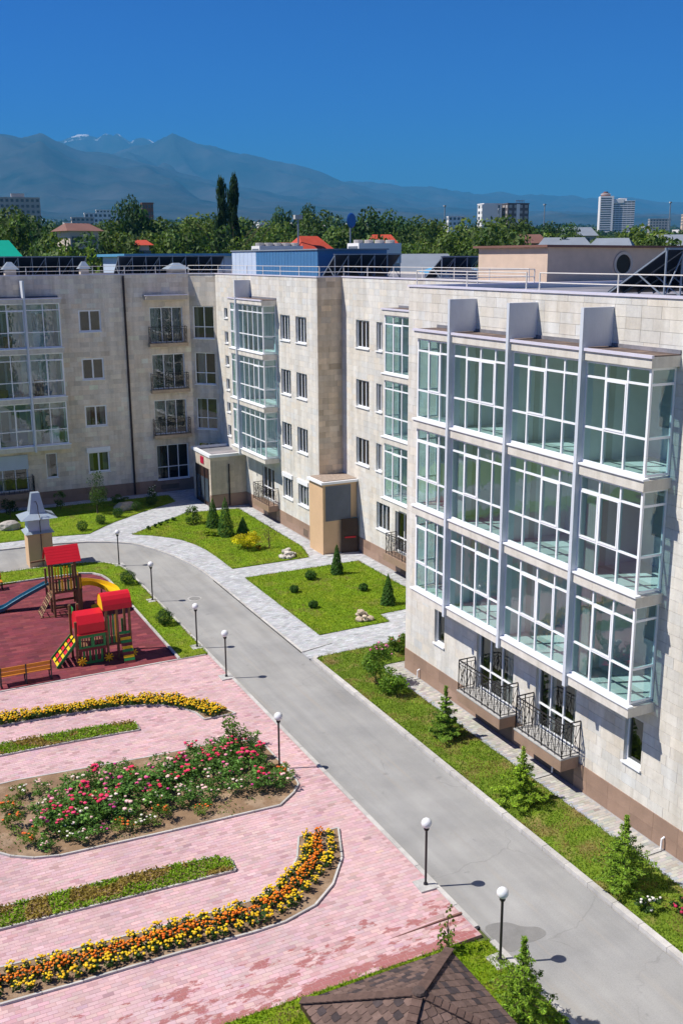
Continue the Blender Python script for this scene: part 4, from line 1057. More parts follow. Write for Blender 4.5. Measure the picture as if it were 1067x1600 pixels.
for x, y, h, l in ((33.0, 52.0, .95, "blue tent shaped skylight on the middle block roof"), (31.5, 49.0, .8, "small blue hipped skylight left of the beige roof hut"), (30.5, 27.5, 1.1, "blue hipped skylight at the right edge behind the solar rack")):
    v = empty("roof_skylight", (x, y, DECK), l, "skylight")
    MB().box(x - 1.2, x + 1.2, y - 1, y + 1, DECK + .02, DECK + .4).build("curb", "white_cladding", v)
    MB().add([(x - 1.5, y - 1.2, DECK + .4), (x + 1.5, y - 1.2, DECK + .4), (x + 1.5, y + 1.2, DECK + .4), (x - 1.5, y + 1.2, DECK + .4), (x - .5, y, DECK + h), (x + .5, y, DECK + h)], [(0, 1, 5, 4), (1, 2, 5), (2, 3, 4, 5), (3, 0, 4), (3, 2, 1, 0)]).build("hipped_roof", "tarp_blue", v)

# ------------------------------------------------------------------ foliage helpers
def leaves(cen, size, cols, up=0.3, nrm=None, asp=0.6, r=rng):
    """rhombic leaf quads at centres; returns V, Q, C"""
    n = len(cen)
    d = r.normal(0, 1, (n, 3)); d[:, 2] += up
    if nrm is not None: d = d * 0.7 + nrm * 1.0
    d /= np.linalg.norm(d, axis=1, keepdims=True) + 1e-9
    t = np.cross(d, r.normal(0, 1, (n, 3))); t /= np.linalg.norm(t, axis=1, keepdims=True) + 1e-9
    b = np.cross(d, t)
    s = (np.asarray(size) * r.uniform(.6, 1.3, n))[:, None] if np.ndim(size) == 0 else np.asarray(size)[:, None]
    V = np.stack([cen - t * s, cen + b * s * asp, cen + t * s, cen - b * s * asp], 1).reshape(-1, 3)
    return V, np.arange(4 * n).reshape(n, 4), np.repeat(cols, 4, 0)
def lcol(n, base, v=0.25, r=rng, hue=0.08):
    k = np.exp(r.normal(0, v, (n, 1))); c = np.array(base)[None] * k
    c[:, 0] *= 1 + r.normal(0, hue, n); return np.clip(c, .004, .9)
def merge(parts):
    V = []; Q = []; C = []; o = 0
    for v, q, c in parts: V.append(v); Q.append(q + o); C.append(c); o += len(v)
    return np.concatenate(V), np.concatenate(Q), np.concatenate(C)
def crown(seed, n, rx, rz, base, clumps=26, leaf=.35, zc=0.0, narrow=False, v=.22, shell=.75, hue=.08):
    """uneven crown centred on the origin, radii rx, rz; clumps with gaps between them"""
    r = np.random.default_rng(seed)
    P = r.normal(0, 1, (clumps, 3)); P /= np.linalg.norm(P, axis=1, keepdims=True)
    P *= r.uniform(.35, .92, (clumps, 1))
    if narrow: P[:, 2] = np.linspace(-.93, .93, clumps) + r.normal(0, .02, clumps); P[:, :2] *= (np.sqrt(np.clip(1 - np.abs(P[:, 2:3]) ** 2.2, 0.02, 1)) * .55)
    R = r.uniform(.22, .42, clumps) * (.75 if narrow else 1)
    w = R ** 2; k = r.choice(clumps, n, p=w / w.sum())
    d = r.normal(0, 1, (n, 3)); d /= np.linalg.norm(d, axis=1, keepdims=True)
    rad = np.where(r.random(n) < shell, r.uniform(.8, 1.08, n), r.uniform(.2, .8, n))
    c = P[k] + d * (R[k] * rad)[:, None] * (np.array([1, 1, .55]) if narrow else np.array([1, 1, .85]))
    tone = np.exp(r.normal(0, .20, clumps))[k][:, None]
    col = lcol(n, base, v, r, hue) * tone
    cen = c * np.array([rx, rx, rz])
    return leaves(cen, leaf, col, .3, d, r=r)
def trunk_mesh(h, r, limbs=5, seed=0, spread=.35, top=.75):
    q = random.Random(seed); m = MB()
    pts = [(0, 0, -0.1)]; rs = [r * 1.25]
    for i in range(1, 6):
        t = i / 5; pts.append((q.uniform(-1, 1) * h * .015, q.uniform(-1, 1) * h * .015, h * top * t)); rs.append(r * (1 - .75 * t))
    m.tube(pts, rs, 7)
    for i in range(limbs):
        t = q.uniform(.35, .85); a = q.uniform(0, 6.28); z = h * top * t; L = h * spread * (1.1 - t * .5)
        e = (math.cos(a) * L, math.sin(a) * L, z + L * .8); md = (e[0] * .5, e[1] * .5, z + L * .3)
        m.tube([(0, 0, z), md, e], [r * .45 * (1.1 - t), r * .3 * (1.1 - t), r * .1], 5)
    return m
def mesh_only(mb, name, mats):
    me = bpy.data.meshes.new(name); me.from_pydata(mb.v, [], mb.f)
    ca = me.color_attributes.new("Col", 'FLOAT_COLOR', 'POINT'); ca.data.foreach_set("color", np.array([(*c, 1) for c in mb.c], dtype=np.float32).ravel())
    if len(mats) > 1: me.polygons.foreach_set("material_index", mb.m)
    for x in mats: me.materials.append(MAT[x])
    return me
def child(name, me, parent, loc=(0, 0, 0), sc=(1, 1, 1), rz=0):
    o = bpy.data.objects.new(name, me); COL.objects.link(o); o.parent = parent; o.location = loc; o.scale = sc; o.rotation_euler = (0, 0, rz); return o

# ------------------------------------------------------------------ trees behind the roofs
CR = {}
def crmesh(kind, i):
    key = (kind, i)
    if key not in CR:
        s = 100 + i * 7 + hash(kind) % 5 if False else 100 + i * 7 + len(kind)
        if kind == 'round': v = crown(s, 5200, 1, 1, (0.092, 0.150, 0.034), 30, .055)
        elif kind == 'light': v = crown(s, 5200, 1, 1, (0.130, 0.190, 0.035), 34, .053)
        elif kind == 'dark': v = crown(s, 5200, 1, 1, (0.050, 0.100, 0.028), 26, .055)
        elif kind == 'poplar': v = crown(s, 7000, 1, 1, (0.030, 0.062, 0.020), 40, .05, narrow=True)
        me = np_mesh("crown", *v); me.materials.append(MAT["leaf"]); CR[key] = me
        CR[('t', key)] = mesh_only(trunk_mesh(1.0, .022, 5, i), "trunk", ["bark"])
    return CR[key], CR[('t', key)]
TREES = [
 (31.5,197.5,21.0,7.8,'round',"broad green tree at the far left edge below the long apartment block"),
 (38.9,226.7,21.4,3.9,'dark',"dark pointed tree in front of the long grey apartment block"),
 (35.6,186.6,19.6,6.6,'dark',"dark tree left of the brown roofed house"),
 (42.0,185.3,17.0,7.4,'light',"light green tree right below the brown roofed house"),
 (53.2,203.1,24.1,4.9,'dark',"left one of the two tall dark trees standing above the others at the left"),
 (56.8,206.3,23.8,4.7,'dark',"right one of the two tall dark trees standing above the others at the left"),
 (57.1,233.1,18.7,9.4,'round',"wide tree behind the two tall dark trees"),
 (60.1,201.2,20.4,8.2,'round',"wide round tree right of the two tall dark trees"),
 (70.4,219.0,21.1,9.0,'round',"wide green tree left behind the twin poplars"),
 (68.7,198.5,20.5,6.9,'light',"light green tree just left of the twin poplars"),
 (47.1,142.4,18.5,6.4,'round',"green tree behind the solar racks, below the twin poplars on the left"),
 (41.1,144.3,18.1,6.4,'light',"light tree behind the gap between the two left wing solar racks"),
 (35.6,140.6,17.6,5.4,'round',"green tree behind the left solar rack near the drainpipe"),
 (26.2,127.4,17.6,5.5,'light',"yellowish low tree behind the left solar rack"),
 (22.2,123.0,16.8,4.6,'round',"low tree right beside the bright green roof"),
 (29.6,131.6,17.9,5.4,'dark',"dark low tree behind the middle of the left solar rack"),
 (88.4,223.1,20.7,6.3,'round',"green tree right behind the twin poplars"),
 (87.9,212.5,20.0,7.5,'light',"light tree between the twin poplars and the red roof"),
 (102.3,239.0,23.1,4.8,'dark',"first of three dark treetops above the red roofs, counted from the left"),
 (105.4,239.9,23.4,4.1,'dark',"middle one of three dark treetops above the red roofs"),
 (109.6,241.3,23.6,4.5,'dark',"last of three dark treetops above the red roofs, counted from the left"),
 (106.6,226.1,21.6,6.5,'round',"tree between the three dark treetops and the blue disc sign"),
 (105.9,215.4,22.3,7.8,'dark',"large dark tree behind the blue disc sign"),
 (56.4,139.0,17.7,5.4,'light',"bright low tree just right of the poplars above the blue cabin"),
 (55.0,128.7,17.2,4.2,'light',"yellow green bush tree rising behind the blue cabin"),
 (76.7,151.7,19.2,6.7,'round',"green tree left of the blue disc sign above the solar rack"),
 (93.5,176.8,22.0,6.5,'dark',"tall dark tree just right of the blue disc sign"),
 (103.9,188.2,22.2,6.3,'dark',"dark tree second to the right of the blue disc sign"),
 (66.6,123.2,18.0,5.5,'round',"low tree behind the white chiller unit"),
 (104.8,182.0,19.7,6.9,'round',"tree right of the two dark trees by the blue disc sign"),
 (122.9,206.1,20.4,7.8,'round',"far green tree midway between the blue disc and the white slab block"),
 (126.7,203.9,20.0,7.8,'light',"far light tree left of the white slab block"),
 (74.3,124.5,17.7,5.7,'round',"low green tree right of the white chiller unit"),
 (83.0,130.9,18.5,6.1,'light',"light tree above the blue skylights"),
 (99.1,150.2,19.0,7.0,'round',"broad tree in front of the white slab block on its left"),
 (119.2,172.9,21.1,8.2,'light',"large light green tree in front of the white slab block"),
 (125.2,174.8,20.5,7.0,'round',"green tree in front of the dark half of the slab block"),
 (136.7,184.9,19.7,7.5,'round',"green tree right of the slab block"),
 (169.8,222.7,19.9,7.3,'dark',"far dark tree between the slab block and the white tower"),
 (86.0,122.9,18.4,6.9,'round',"broad low tree directly left above the beige roof hut"),
 (94.8,128.9,18.0,5.2,'light',"light tree above the left corner of the beige roof hut"),
 (122.4,158.1,18.3,6.5,'light',"light tree above the middle of the beige roof hut"),
 (199.2,250.5,20.0,8.4,'dark',"far dark tree left of the white tower"),
 (217.0,261.8,19.7,8.9,'dark',"far dark tree at the foot of the white tower"),
 (164.0,188.7,18.0,8.2,'round',"tree behind the grey house roofs below the white tower"),
 (114.4,125.7,18.8,7.8,'light',"big bright tree above the right solar rack"),
 (172.8,180.6,18.9,8.2,'round',"far tree at the right edge below the orange blocks"),
 (30.2,152.5,18.2,4.6,'dark',"dark leafy tree just left of the brown roofed house"),
 (37.8,153.0,18.8,5.0,'round',"rounded tree just right of the brown roofed house"),
 (24.0,160.0,20.3,6.4,'round',"rounded tree right above the bright green roof"),
 (29.5,215.0,21.6,6.4,'dark',"dark tree in front of the right half of the long grey apartment block"),
 (96.0,101.9,17.4,4.6,'round',"low tree behind the right solar rack at the right edge"),
]
for i, (x, y, h, w, kind, lab) in enumerate(TREES):
    zb = terr(x, y); h += 1.0
    r = empty("tree", (x, y, zb), lab, "tree", "trees behind the roofs")
    cm, tm = crmesh(kind, i % 3)
    rx = w * .95; ch = h * .74
    child("trunk", tm, r, (0, 0, 0), (h, h, h))
    child("crown", cm, r, (0, 0, h - ch * .52), (rx, rx, ch * .52), random.uniform(0, 6.28))
    k = random.uniform(.85, 1.2); r.children[1].color = (k * random.uniform(.95, 1.1), k, k * .95, 1)
for x, y, h, w, lab in ((54.6, 150.4, 26.1, 1.75, "left one of the twin tall slender poplars"), (57.3, 152.6, 26.4, 1.6, "right one of the twin tall slender poplars")):
    zb = terr(x, y); r = empty("poplar_tree", (x, y, zb), lab, "tree", "twin poplars"); cm, tm = crmesh('poplar', int(x) % 2)
    child("trunk", tm, r, (0, 0, 0), (h * .9, h * .9, h)); child("crown", cm, r, (0, 0, h * .53), (w * 1.25, w * 1.25, h * .49), random.uniform(0, 6))
# the wood that covers the slope behind
parts = []
rw_ = np.random.default_rng(5)
lv = [crown(900 + i, 1500, 1, 1, (0.092, 0.150, 0.034), 14, .062) for i in range(5)] + [crown(950 + i, 1500, 1, 1, (0.062, 0.112, 0.030), 14, .062) for i in range(3)]
for i in range(340):
    d = 150 + 480 * rw_.random() ** 1.2; a = math.radians(rw_.uniform(4, 49)); X, Y = d * math.sin(a), d * math.cos(a)
    if Y < 96 or (X < 42 and Y < 90): continue
    s = rw_.uniform(4.0, 6.4); zz = CAM_H + d * rw_.uniform(-.016, .012) if d < 420 else CAM_H + d * rw_.uniform(.004, .02)
    v, q, c = lv[i % 8]; k = rw_.uniform(.8, 1.25); parts.append((v * np.array([s, s, s * 1.15]) + np.array([X, Y, zz - s * .6]), q, c * k))
o = np_obj("woodland", np_mesh("woodland", *merge(parts)), "leaf", kind="stuff"); o["label"] = "green wooded suburb rising behind the roofs"
parts = []
for i in range(1500):
    d = 650 * (5200 / 650) ** rw_.random(); a = math.radians(rw_.uniform(5, 49)); X, Y = d * math.sin(a), d * math.cos(a)
    s = rw_.uniform(5, 9) * (1 + d / 4000); n = 26
    dd = rw_.normal(0, 1, (n, 3)); dd /= np.linalg.norm(dd, axis=1, keepdims=True)
    parts.append(leaves(dd * np.array([s, s, s * .8]) + np.array([X, Y, terr(X, Y) + 4]), s * .5, lcol(n, (.04, .075, .025), .2, rw_), .3, dd, r=rw_))
o = np_obj("woodland", np_mesh("woodland", *merge(parts)), "leaf", kind="stuff"); o["label"] = "distant tree cover on the rising city plain"

# ------------------------------------------------------------------ distant buildings
def slab(name, x, y, w, dpt, z0, h, rz, label, cat, wallm, floors, cols, roofm=None, band=False, glassm="far_glass", pent=None):
    r = empty(name, (x, y, z0), label, cat); r.rotation_euler = (0, 0, rz)
    ORG[r] = Vector((0, 0, 0))
    MB().box(-w / 2, w / 2, -dpt / 2, dpt / 2, -8, h).build("wall", wallm, r)
    fh = h / floors; m = MB()
    for sgn in (-1, 1):
        for j in range(floors):
            for i in range(cols):
                a = -w / 2 + w * (i + .5) / cols; ww = w / cols * (.46 if band else .28)
                m.box(a - ww, a + ww, -dpt / 2 - .06 if sgn < 0 else dpt / 2, -dpt / 2 if sgn < 0 else dpt / 2 + .06, j * fh + fh * .35, j * fh + fh * .85)
    cw = max(2, int(dpt / (w / cols)))
    for j in range(floors):
        for i in range(cw):
            a = -dpt / 2 + dpt * (i + .5) / cw; ww = dpt / cw * .28
            m.box(-w / 2 - .06, -w / 2, a - ww, a + ww, j * fh + fh * .35, j * fh + fh * .85)
    m.build("window_grid", glassm, r, kind="stuff")
    MB().box(-w / 2 - .2, w / 2 + .2, -dpt / 2 - .2, dpt / 2 + .2, h + .01, h + .6).build("roof", roofm or wallm, r)
    if pent:
        for (a, b, c_, e, hh, pm) in pent: MB().box(a, b, c_, e, h + .61, h + hh).build("penthouse", pm, r)
    return r
def house(x, y, w, d, z0, hw, hr, rz, label, wallm, roofm, ridge='x'):
    r = empty("house", (x, y, z0), label, "house", None); r.rotation_euler = (0, 0, rz); ORG[r] = Vector((0, 0, 0))
    MB().box(-w / 2, w / 2, -d / 2, d / 2, -3, hw).build("wall", wallm, r)
    e = .6; i = w * .08
    MB().add([(-w / 2 - e, -d / 2 - e, hw), (w / 2 + e, -d / 2 - e, hw), (w / 2 + e, d / 2 + e, hw), (-w / 2 - e, d / 2 + e, hw), (-w / 2 + i, 0, hw + hr), (w / 2 - i, 0, hw + hr)], [(0, 1, 5, 4), (1, 2, 5), (2, 3, 4, 5), (3, 0, 4), (3, 2, 1, 0)]).build("roof", roofm, r)
    for k in (-.28, .28): MB().box(k * w - .6, k * w + .6, -d / 2 - .05, -d / 2 - .01, hw - 2, hw - .7).build("window", "far_glass", r)
    return r
def at(azd, el, d): a = math.radians(azd); return d * math.sin(a), d * math.cos(a), CAM_H + el * d
# high rise tower, right
x, y, zt = at(41.2, .0527, 1500)
tw = slab("apartment_tower", x + 4, y + 12, 46, 22, zt - 47, 40, math.radians(-34), "tall white stepped residential tower with a red crown on the skyline", "tower", "tower_white", 14, 9, band=True)
MB().box(-24, -6, -14, 10, -8, 47).box(-5.99, 8, -11.5, 11.5, 38, 43).build("stair_block", "tower_white", tw)
mw_ = MB()
for j in range(15): mw_.box(-23, -9, -14.1, -14, 1 + j * 3.0, 2.6 + j * 3.0)
mw_.build("window_grid", "far_glass", tw, kind="stuff")
m = MB().lathe([(6.5, 47.01), (6.5, 49.5), (5.2, 49.6), (5.2, 51.6), (3.2, 51.7), (3.0, 53.2)], -16, -2, 14); m.build("crown", "brick_far", tw)
MB().lathe([(6.9, 49.51), (6.9, 50.2), (5.3, 50.4)], -16, -2, 14).build("cornice", "tower_white", tw)
MB().box(2, 12, -8, 8, 40.7, 44).build("penthouse", "tower_white", tw)
# white / dark slab block
x, y, zt = at(34.4, .0467, 620)
sl_ = slab("slab_block", x, y, 11, 10, zt - 22, 22, math.radians(-12), "white slab block among the trees on the right skyline", "building", "tower_white", 7, 2)
MB().box(-6.8, 3, -5.3, -5.05, -3, 22).build("white_end_wall", "tower_white", sl_)
sl_ = slab("slab_block", x + 13, y - 6, 13, 12, zt - 22, 22, math.radians(-12), "dark unfinished slab block with a roof sign frame beside the white one", "building", "tower_dark", 7, 4, glassm="tower_grey")
MB().box(-1.2, .8, -6.3, -6.05, -3, 22).build("white_strip", "tower_white", sl_)
for i in range(6): MB().bar((1 + i * 1.0, 0, 22.6), (1 + i * 1.0, 0, 24.6), .25).build("sign_post", "rack_steel", sl_)
MB().bar((1, 0, 24.2), (6, 0, 24.2), .3).build("sign_rail", "rack_steel", sl_)
# long block at the left
x, y, zt = at(9.0, .0528, 700)
slab("apartment_block", x - 5, y, 46, 12, zt - 24, 24, math.radians(-6), "long grey panel apartment block on the left skyline", "building", "tower_grey", 7, 15, pent=[(-18, -12, -3, 3, 3, "tower_grey"), (6, 14, -3, 3, 3, "tower_grey")])
FARB = [(13.4, .040, 900, 22, 8, "low white office building between the brown roof and the tall dark trees"), (14.2, .043, 1100, 34, 9, "pale flat building left of the tall dark trees"), (12.6, .036, 800, 16, 6, "small pinkish flat building right of the long apartment block"), (15.98, .0485, 500, 5, 12, "dark brown block with terraces behind the tall dark trees"), (43.2, .0315, 1300, 24, 15, "grey low block right of the white tower"), (45.0, .035, 1400, 34, 14, "orange beige block at the right edge of the skyline"), (32.6, .036, 900, 14, 8, "small white building left of the slab blocks")]
for k, (a, e, d, w_, h_, l) in enumerate(FARB):
    x, y, zt = at(a, e, d); slab("distant_building", x, y, w_, 10, zt - h_, h_, math.radians(-a * .7), l, "building", ("tower_white", "tower_white", "house_wall", "brick_far", "tower_grey", "beige_render", "tower_white")[k], max(2, round(h_ / 3.2)), max(4, round(w_ / 3.5)))
# houses: az, el of the ridge, distance
def hs(a, e, d, w_, dd, hw, hr, rz, lab, wm, rm):
    x, y, zt = at(a, e, d); house(x, y, w_, dd, zt - hw - hr, hw, hr, math.radians(rz), lab, wm, rm)
hs(12.3, .0315, 140, 3.9, 4, 1.6, 1.0, 12, "brown roofed house with pale wall among the trees at the left", "house_wall", "roof_brown")
hs(15.6, .0165, 146, 1.6, 3, 4, .7, -8, "tiny orange roofed house among the trees", "house_wall", "roof_red")
hs(7.95, .0165, 112, 4.0, 5, 6, 1.7, -2, "house with a bright turquoise green roof at the left edge", "brick_far", "roof_green")
hs(24.6, .0195, 132, 3.2, 4, 5, 1.6, 6, "house with a red tiled roof behind the blue cabin", "house_wall", "roof_red")
hs(23.3, .0135, 134, 2.0, 3, 5, 1.3, -18, "smaller orange roofed house left of the red tiled one", "house_wall", "roof_red")
hs(28.6, .0205, 150, 3.2, 4, 5, 1.5, -18, "small dark red roof behind the white chiller unit", "house_wall", "roof_red")
hs(38.4, .0165, 150, 6.6, 5, 5, 1.5, -35, "grey roofed house above the right part of the beige hut", "house_wall", "roof_grey")
hs(40.9, .0155, 150, 5.2, 5, 5, 1.5, -48, "grey roofed house with a red gable below the white tower", "roof_red", "roof_grey")
hs(36.6, .0195, 160, 3.6, 4, 5, 1.3, -30, "brown roofed house among the trees right of the slab block", "house_wall", "roof_brown")
hs(38.9, .0255, 330, 12, 9, 5, 2.6, -30, "far greenish roofed house behind the grey roofs", "house_wall", "roof_grey")
hs(30.6, .0025, 118, 8, 7, 4, 2.0, -24, "blue grey hipped roof behind the middle block skylights", "house_wall", "roof_grey")
hs(44.2, .018, 190, 9, 8, 5, 2.2, -40, "grey roofed house at the right edge behind the bright tree", "house_wall", "roof_grey")
rd = np.random.default_rng(8); m = MB()
for i in range(170):
    d = 1500 * (5200 / 1500) ** rd.random(); a = math.radians(rd.uniform(6, 47)); X, Y = d * math.sin(a), d * math.cos(a); w_ = rd.uniform(6, 20); h_ = rd.uniform(5, 14); z = terr(X, Y)
    t = rd.uniform(.5, 1.0); m.box(X - w_, X + w_, Y - 7, Y + 7, z - 5, z + h_ + 4, 0, (t, t * .95, t * .9))
o = m.build("distant_town", "petal", kind="stuff"); o["label"] = "scattered pale buildings of the far town at the mountain foot"
# roofs of the buildings just behind, chiller, disc sign and masts
bb = empty("rear_building", (36, 100, 0), "long low rear building with a pale blue flat roof behind the left wing solar racks", "building")
MB().box(25.5, 40, 96, 106, 0, 17.15).build("wall", "white_cladding", bb); MB().box(25, 40.5, 95.6, 106.4, 17.152, 17.4).build("flat_roof", "tarp_blue", bb)
def chiller(x, y, w_, d_, z, h, lab, nf):
    c = empty("chiller_unit", (x, y, z), lab, "chiller")
    MB().box(x - w_ / 2, x + w_ / 2, y - d_ / 2, y + d_ / 2, z + .2, z + h).build("casing", "tower_white", c)
    MB().box(x - w_ / 2 + .1, x + w_ / 2 - .1, y - d_ / 2 + .1, y + d_ / 2 - .1, z - 4, z + .19).build("base", "rack_steel", c)
    MB().box(x - w_ / 2 - .02, x - w_ / 2 - .003, y - d_ / 2 + .2, y + d_ / 2 - .2, z + .5, z + h - .25).build("intake_grille", "louvre", c)
    for i in range(nf): MB().lathe([(.42, z + h + .003), (.42, z + h + .25), (.36, z + h + .28)], x - w_ / 2 + w_ * (i + .5) / nf, y, 12).build("fan_ring", "tower_grey", c)
x, y, zt = at(28.2, .0125, 92); chiller(x, y, 4.2, 2.2, zt - 1.9, 1.9, "white rooftop chiller with fan rings and a grille, right of the red roofs", 4)
x, y, zt = at(22.9, .0105, 98); chiller(x, y, 4.4, 2.0, zt - 1.0, 1.0, "low white chiller unit peeking over the blue cabin", 5)
x, y, zt = at(26.95, .0335, 140); ds_ = empty("disc_sign", (x, y, terr(x, y)), "round blue disc sign on a mast above the trees", "sign")
m = MB().lathe([(.01, -.12), (.85, -.12), (1.0, 0), (.85, .12), (.01, .12)], 0, 0, 24)
for i, v in enumerate(m.v): m.v[i] = (x + v[0] * .9 + v[2] * .45, y + v[2] * -.9 + v[0] * .45, zt + v[1])
m.build("disc", "sign_blue", ds_); MB().tube([(x, y + .3, terr(x, y)), (x, y + .3, zt)], .12, 8).build("mast", "rack_steel", ds_)
for a, e, d, l in ((24.05, .0365, 130, "thin lamp mast beside the red tiled roof"), (32.0, .046, 420, "far thin light mast left of the slab blocks"), (37.3, .046, 450, "far thin light mast right of the slab blocks"), (43.7, .046, 430, "far thin light mast right of the white tower"), (34.9, .0425, 500, "far light mast just beside the dark slab block")):
    x, y, zt = at(a, e, d); lm_ = empty("light_mast", (x, y, terr(x, y)), l, "mast"); MB().tube([(x, y, terr(x, y)), (x, y, zt)], .10 if d < 200 else .22, 6).build("pole", "rack_steel", lm_); MB().box(x - .5, x + .5, y - .3, y + .3, zt - .2, zt + .3).build("lamp_head", "concrete", lm_)

# ------------------------------------------------------------------ lamp posts
lp = empty("garden_lamp", (0, 0, 0), "lamp", "lamp post", "globe lamps along the drive")
MB().box(-.27, .27, -.27, .27, -.02, .09).build("base_slab", "concrete", lp)
m = MB().tube([(0, 0, .09), (0, 0, 1.80)], .034, 8); m.lathe([(.06, .09), (.06, .13), (.035, .17)], n=10); m.lathe([(.035, 1.74), (.075, 1.80), (.075, 1.84), (.05, 1.87)], n=10); m.build("post", "lamp_iron", lp, smooth=False)
MB().sphere(0, 0, 1.99, .148, 20, 12).build("globe", "globe", lp, smooth=True)
used = [False]
for (x, y, l) in ((13.1, 55.05, "globe lamp farthest away, on the bend of the drive"), (13.05, 48.14, "globe lamp beside the lawn, second from the bend of the drive"), (13.03, 41.01, "globe lamp at the corner of the playground lawn"), (13.04, 37.25, "globe lamp on the pink paving just below the playground lawn"), (11.97, 29.09, "globe lamp standing at the corner of the rose bed"), (12.99, 21.14, "globe lamp at the pink paving edge, right of the curved marigold bed"), (13.02, 17.62, "nearest globe lamp, beside the bushy conifer")):
    place(lp, used, (x, y, 0.0), random.uniform(-.05, .05), label=l)

# ------------------------------------------------------------------ ventilation tower
vt = empty("ventilation_tower", (9.16, 57.4, 0), "square ochre ventilation tower with a zinc hood behind the playground", "vent tower")
MB().box(8.48, 9.82, 56.82, 58.0, 0, 2.0).build("shaft", "ochre_plaster", vt)
m = MB().box(8.56, 9.74, 56.9, 57.92, 2.001, 2.8); m.build("louvre_box", "white_cladding", vt)
def hip(x0, x1, y0, y1, z0, a0, a1, b0, b1, z1): return [(x0, y0, z0), (x1, y0, z0), (x1, y1, z0), (x0, y1, z0), (a0, b0, z1), (a1, b0, z1), (a1, b1, z1), (a0, b1, z1)]
MB().add(hip(8.34, 9.96, 56.68, 58.14, 2.0, 8.56, 9.74, 56.9, 57.92, 2.14), BOXF).build("flashing", "zinc", vt)
MB().add(hip(8.15, 10.15, 56.5, 58.32, 2.86, 8.72, 9.58, 57.0, 57.82, 3.12), BOXF).box(8.6, 9.7, 56.95, 57.87, 2.80, 2.859).build("hood_brim", "zinc", vt)
MB().add(hip(8.72, 9.58, 57.0, 57.82, 3.121, 8.93, 9.37, 57.2, 57.62, 4.25), BOXF).build("hood", "zinc", vt)
MB().tube([(9.0, 56.95, 3.8), (9.08, 56.85, 3.85), (9.15, 56.8, 3.6), (9.15, 56.75, 3.2), (9.2, 56.45, 2.9), (9.2, 56.78, 2.7), (9.2, 56.78, .1)], .022, 6).build("cable", "pipe_dark", vt)

# ------------------------------------------------------------------ playground tower
pt = empty("play_tower", (8.9, 49.0, 0.04), "timber play tower with red gable roof, blue slide and yellow spiral slide", "playground")
def P_(name, mb, m): return mb.build(name, m, pt)
for x, y, h in ((8.2, 48.2, 2.0), (9.5, 48.2, 2.0), (8.15, 48.75, 2.9), (9.4, 48.75, 2.9), (8.15, 49.9, 2.0), (9.5, 49.9, 2.0), (8.15, 47.95, 2.85), (9.35, 47.95, 2.0)):
    MB().box(x - .05, x + .05, y - .05, y + .05, 0, h).build("post", "timber", pt)
for i in range(9):
    y = 48.15 + i * .2; MB().box(8.1, 9.55, y, y + .19, 1.14, 1.2).build("deck_board", "timber", pt)
rf = MB().add([(7.92, 47.72, 2.78), (9.5, 47.72, 2.78), (9.5, 48.32, 3.48), (7.92, 48.32, 3.48), (7.92, 48.92, 2.78), (9.5, 48.92, 2.78)], [(0, 1, 2, 3), (3, 2, 5, 4)]).build("gable_roof", "play_red", pt)
for i in range(6):
    t = i / 6; u = (i + 1) / 6
    for sgn in (-1, 1):
        y0, y1 = 48.32 + sgn * .62 * (1 - t), 48.32 + sgn * .62 * (1 - u); z0, z1 = 2.76 + .72 * t, 2.76 + .72 * u
        MB().bar((7.9, (y0 + y1) / 2, (z0 + z1) / 2 + .03), (9.52, (y0 + y1) / 2, (z0 + z1) / 2 + .03), .15, .025, up=(0, sgn * .76, .65)).build("roof_board", "play_red", rf)
MB().add([(7.97, 47.8, 2.8), (7.97, 48.84, 2.8), (7.97, 48.32, 3.42)], [(0, 1, 2)]).add([(9.45, 47.8, 2.8), (9.45, 48.84, 2.8), (9.45, 48.32, 3.42)], [(0, 2, 1)]).build("gable_board", "timber", pt)
for i, c in enumerate("rgyrgyrgy"):
    x = 8.3 + i * .14; MB().box(x, x + .085, 48.11, 48.14, 1.22, 1.86).build("paling", {"r": "play_dark", "g": "play_green", "y": "play_yellow"}[c], pt)
for i, c in enumerate("ygyygyyg"):
    x = 8.3 + i * .15; MB().box(x, x + .07, 49.93, 49.96, 1.3, 1.95).build("paling", {"g": "play_green", "y": "play_yellow"}[c], pt)
for i in range(4):
    y = 48.3 + i * .36; MB().box(9.56, 9.59, y, y + .09, 1.22, 1.86).build("paling", ("play_yellow", "play_green")[i % 2], pt)
for z in (1.24, 1.9): MB().bar((8.15, 48.09, z), (9.56, 48.09, z), .05, .07).build("rail", "timber", pt)
MB().bar((7.3, 48.75, 2.72), (8.2, 48.72, 2.78), .07).build("beam", "timber", pt)
for z in (.15, .55): MB().bar((8.2, 48.95, z), (9.5, 48.95, z), .04, .12).build("crossbeam", "timber", pt)
MB().bar((7.45, 48.1, .03), (9.5, 48.2, .03), .06).build("ground_beam", "timber", pt)
# climbing net
m = MB()
for i in range(4): m.bar((7.5, 48.1 + i * .28, .06), (8.12, 48.15 + i * .24, 1.15), .035)
for j in range(5):
    t = j / 5 + .08; m.bar((7.5 + .62 * t, 48.08, .06 + 1.09 * t), (7.5 + .62 * t, 48.95, .06 + 1.09 * t), .03)
m.build("climbing_net", "rope", pt)
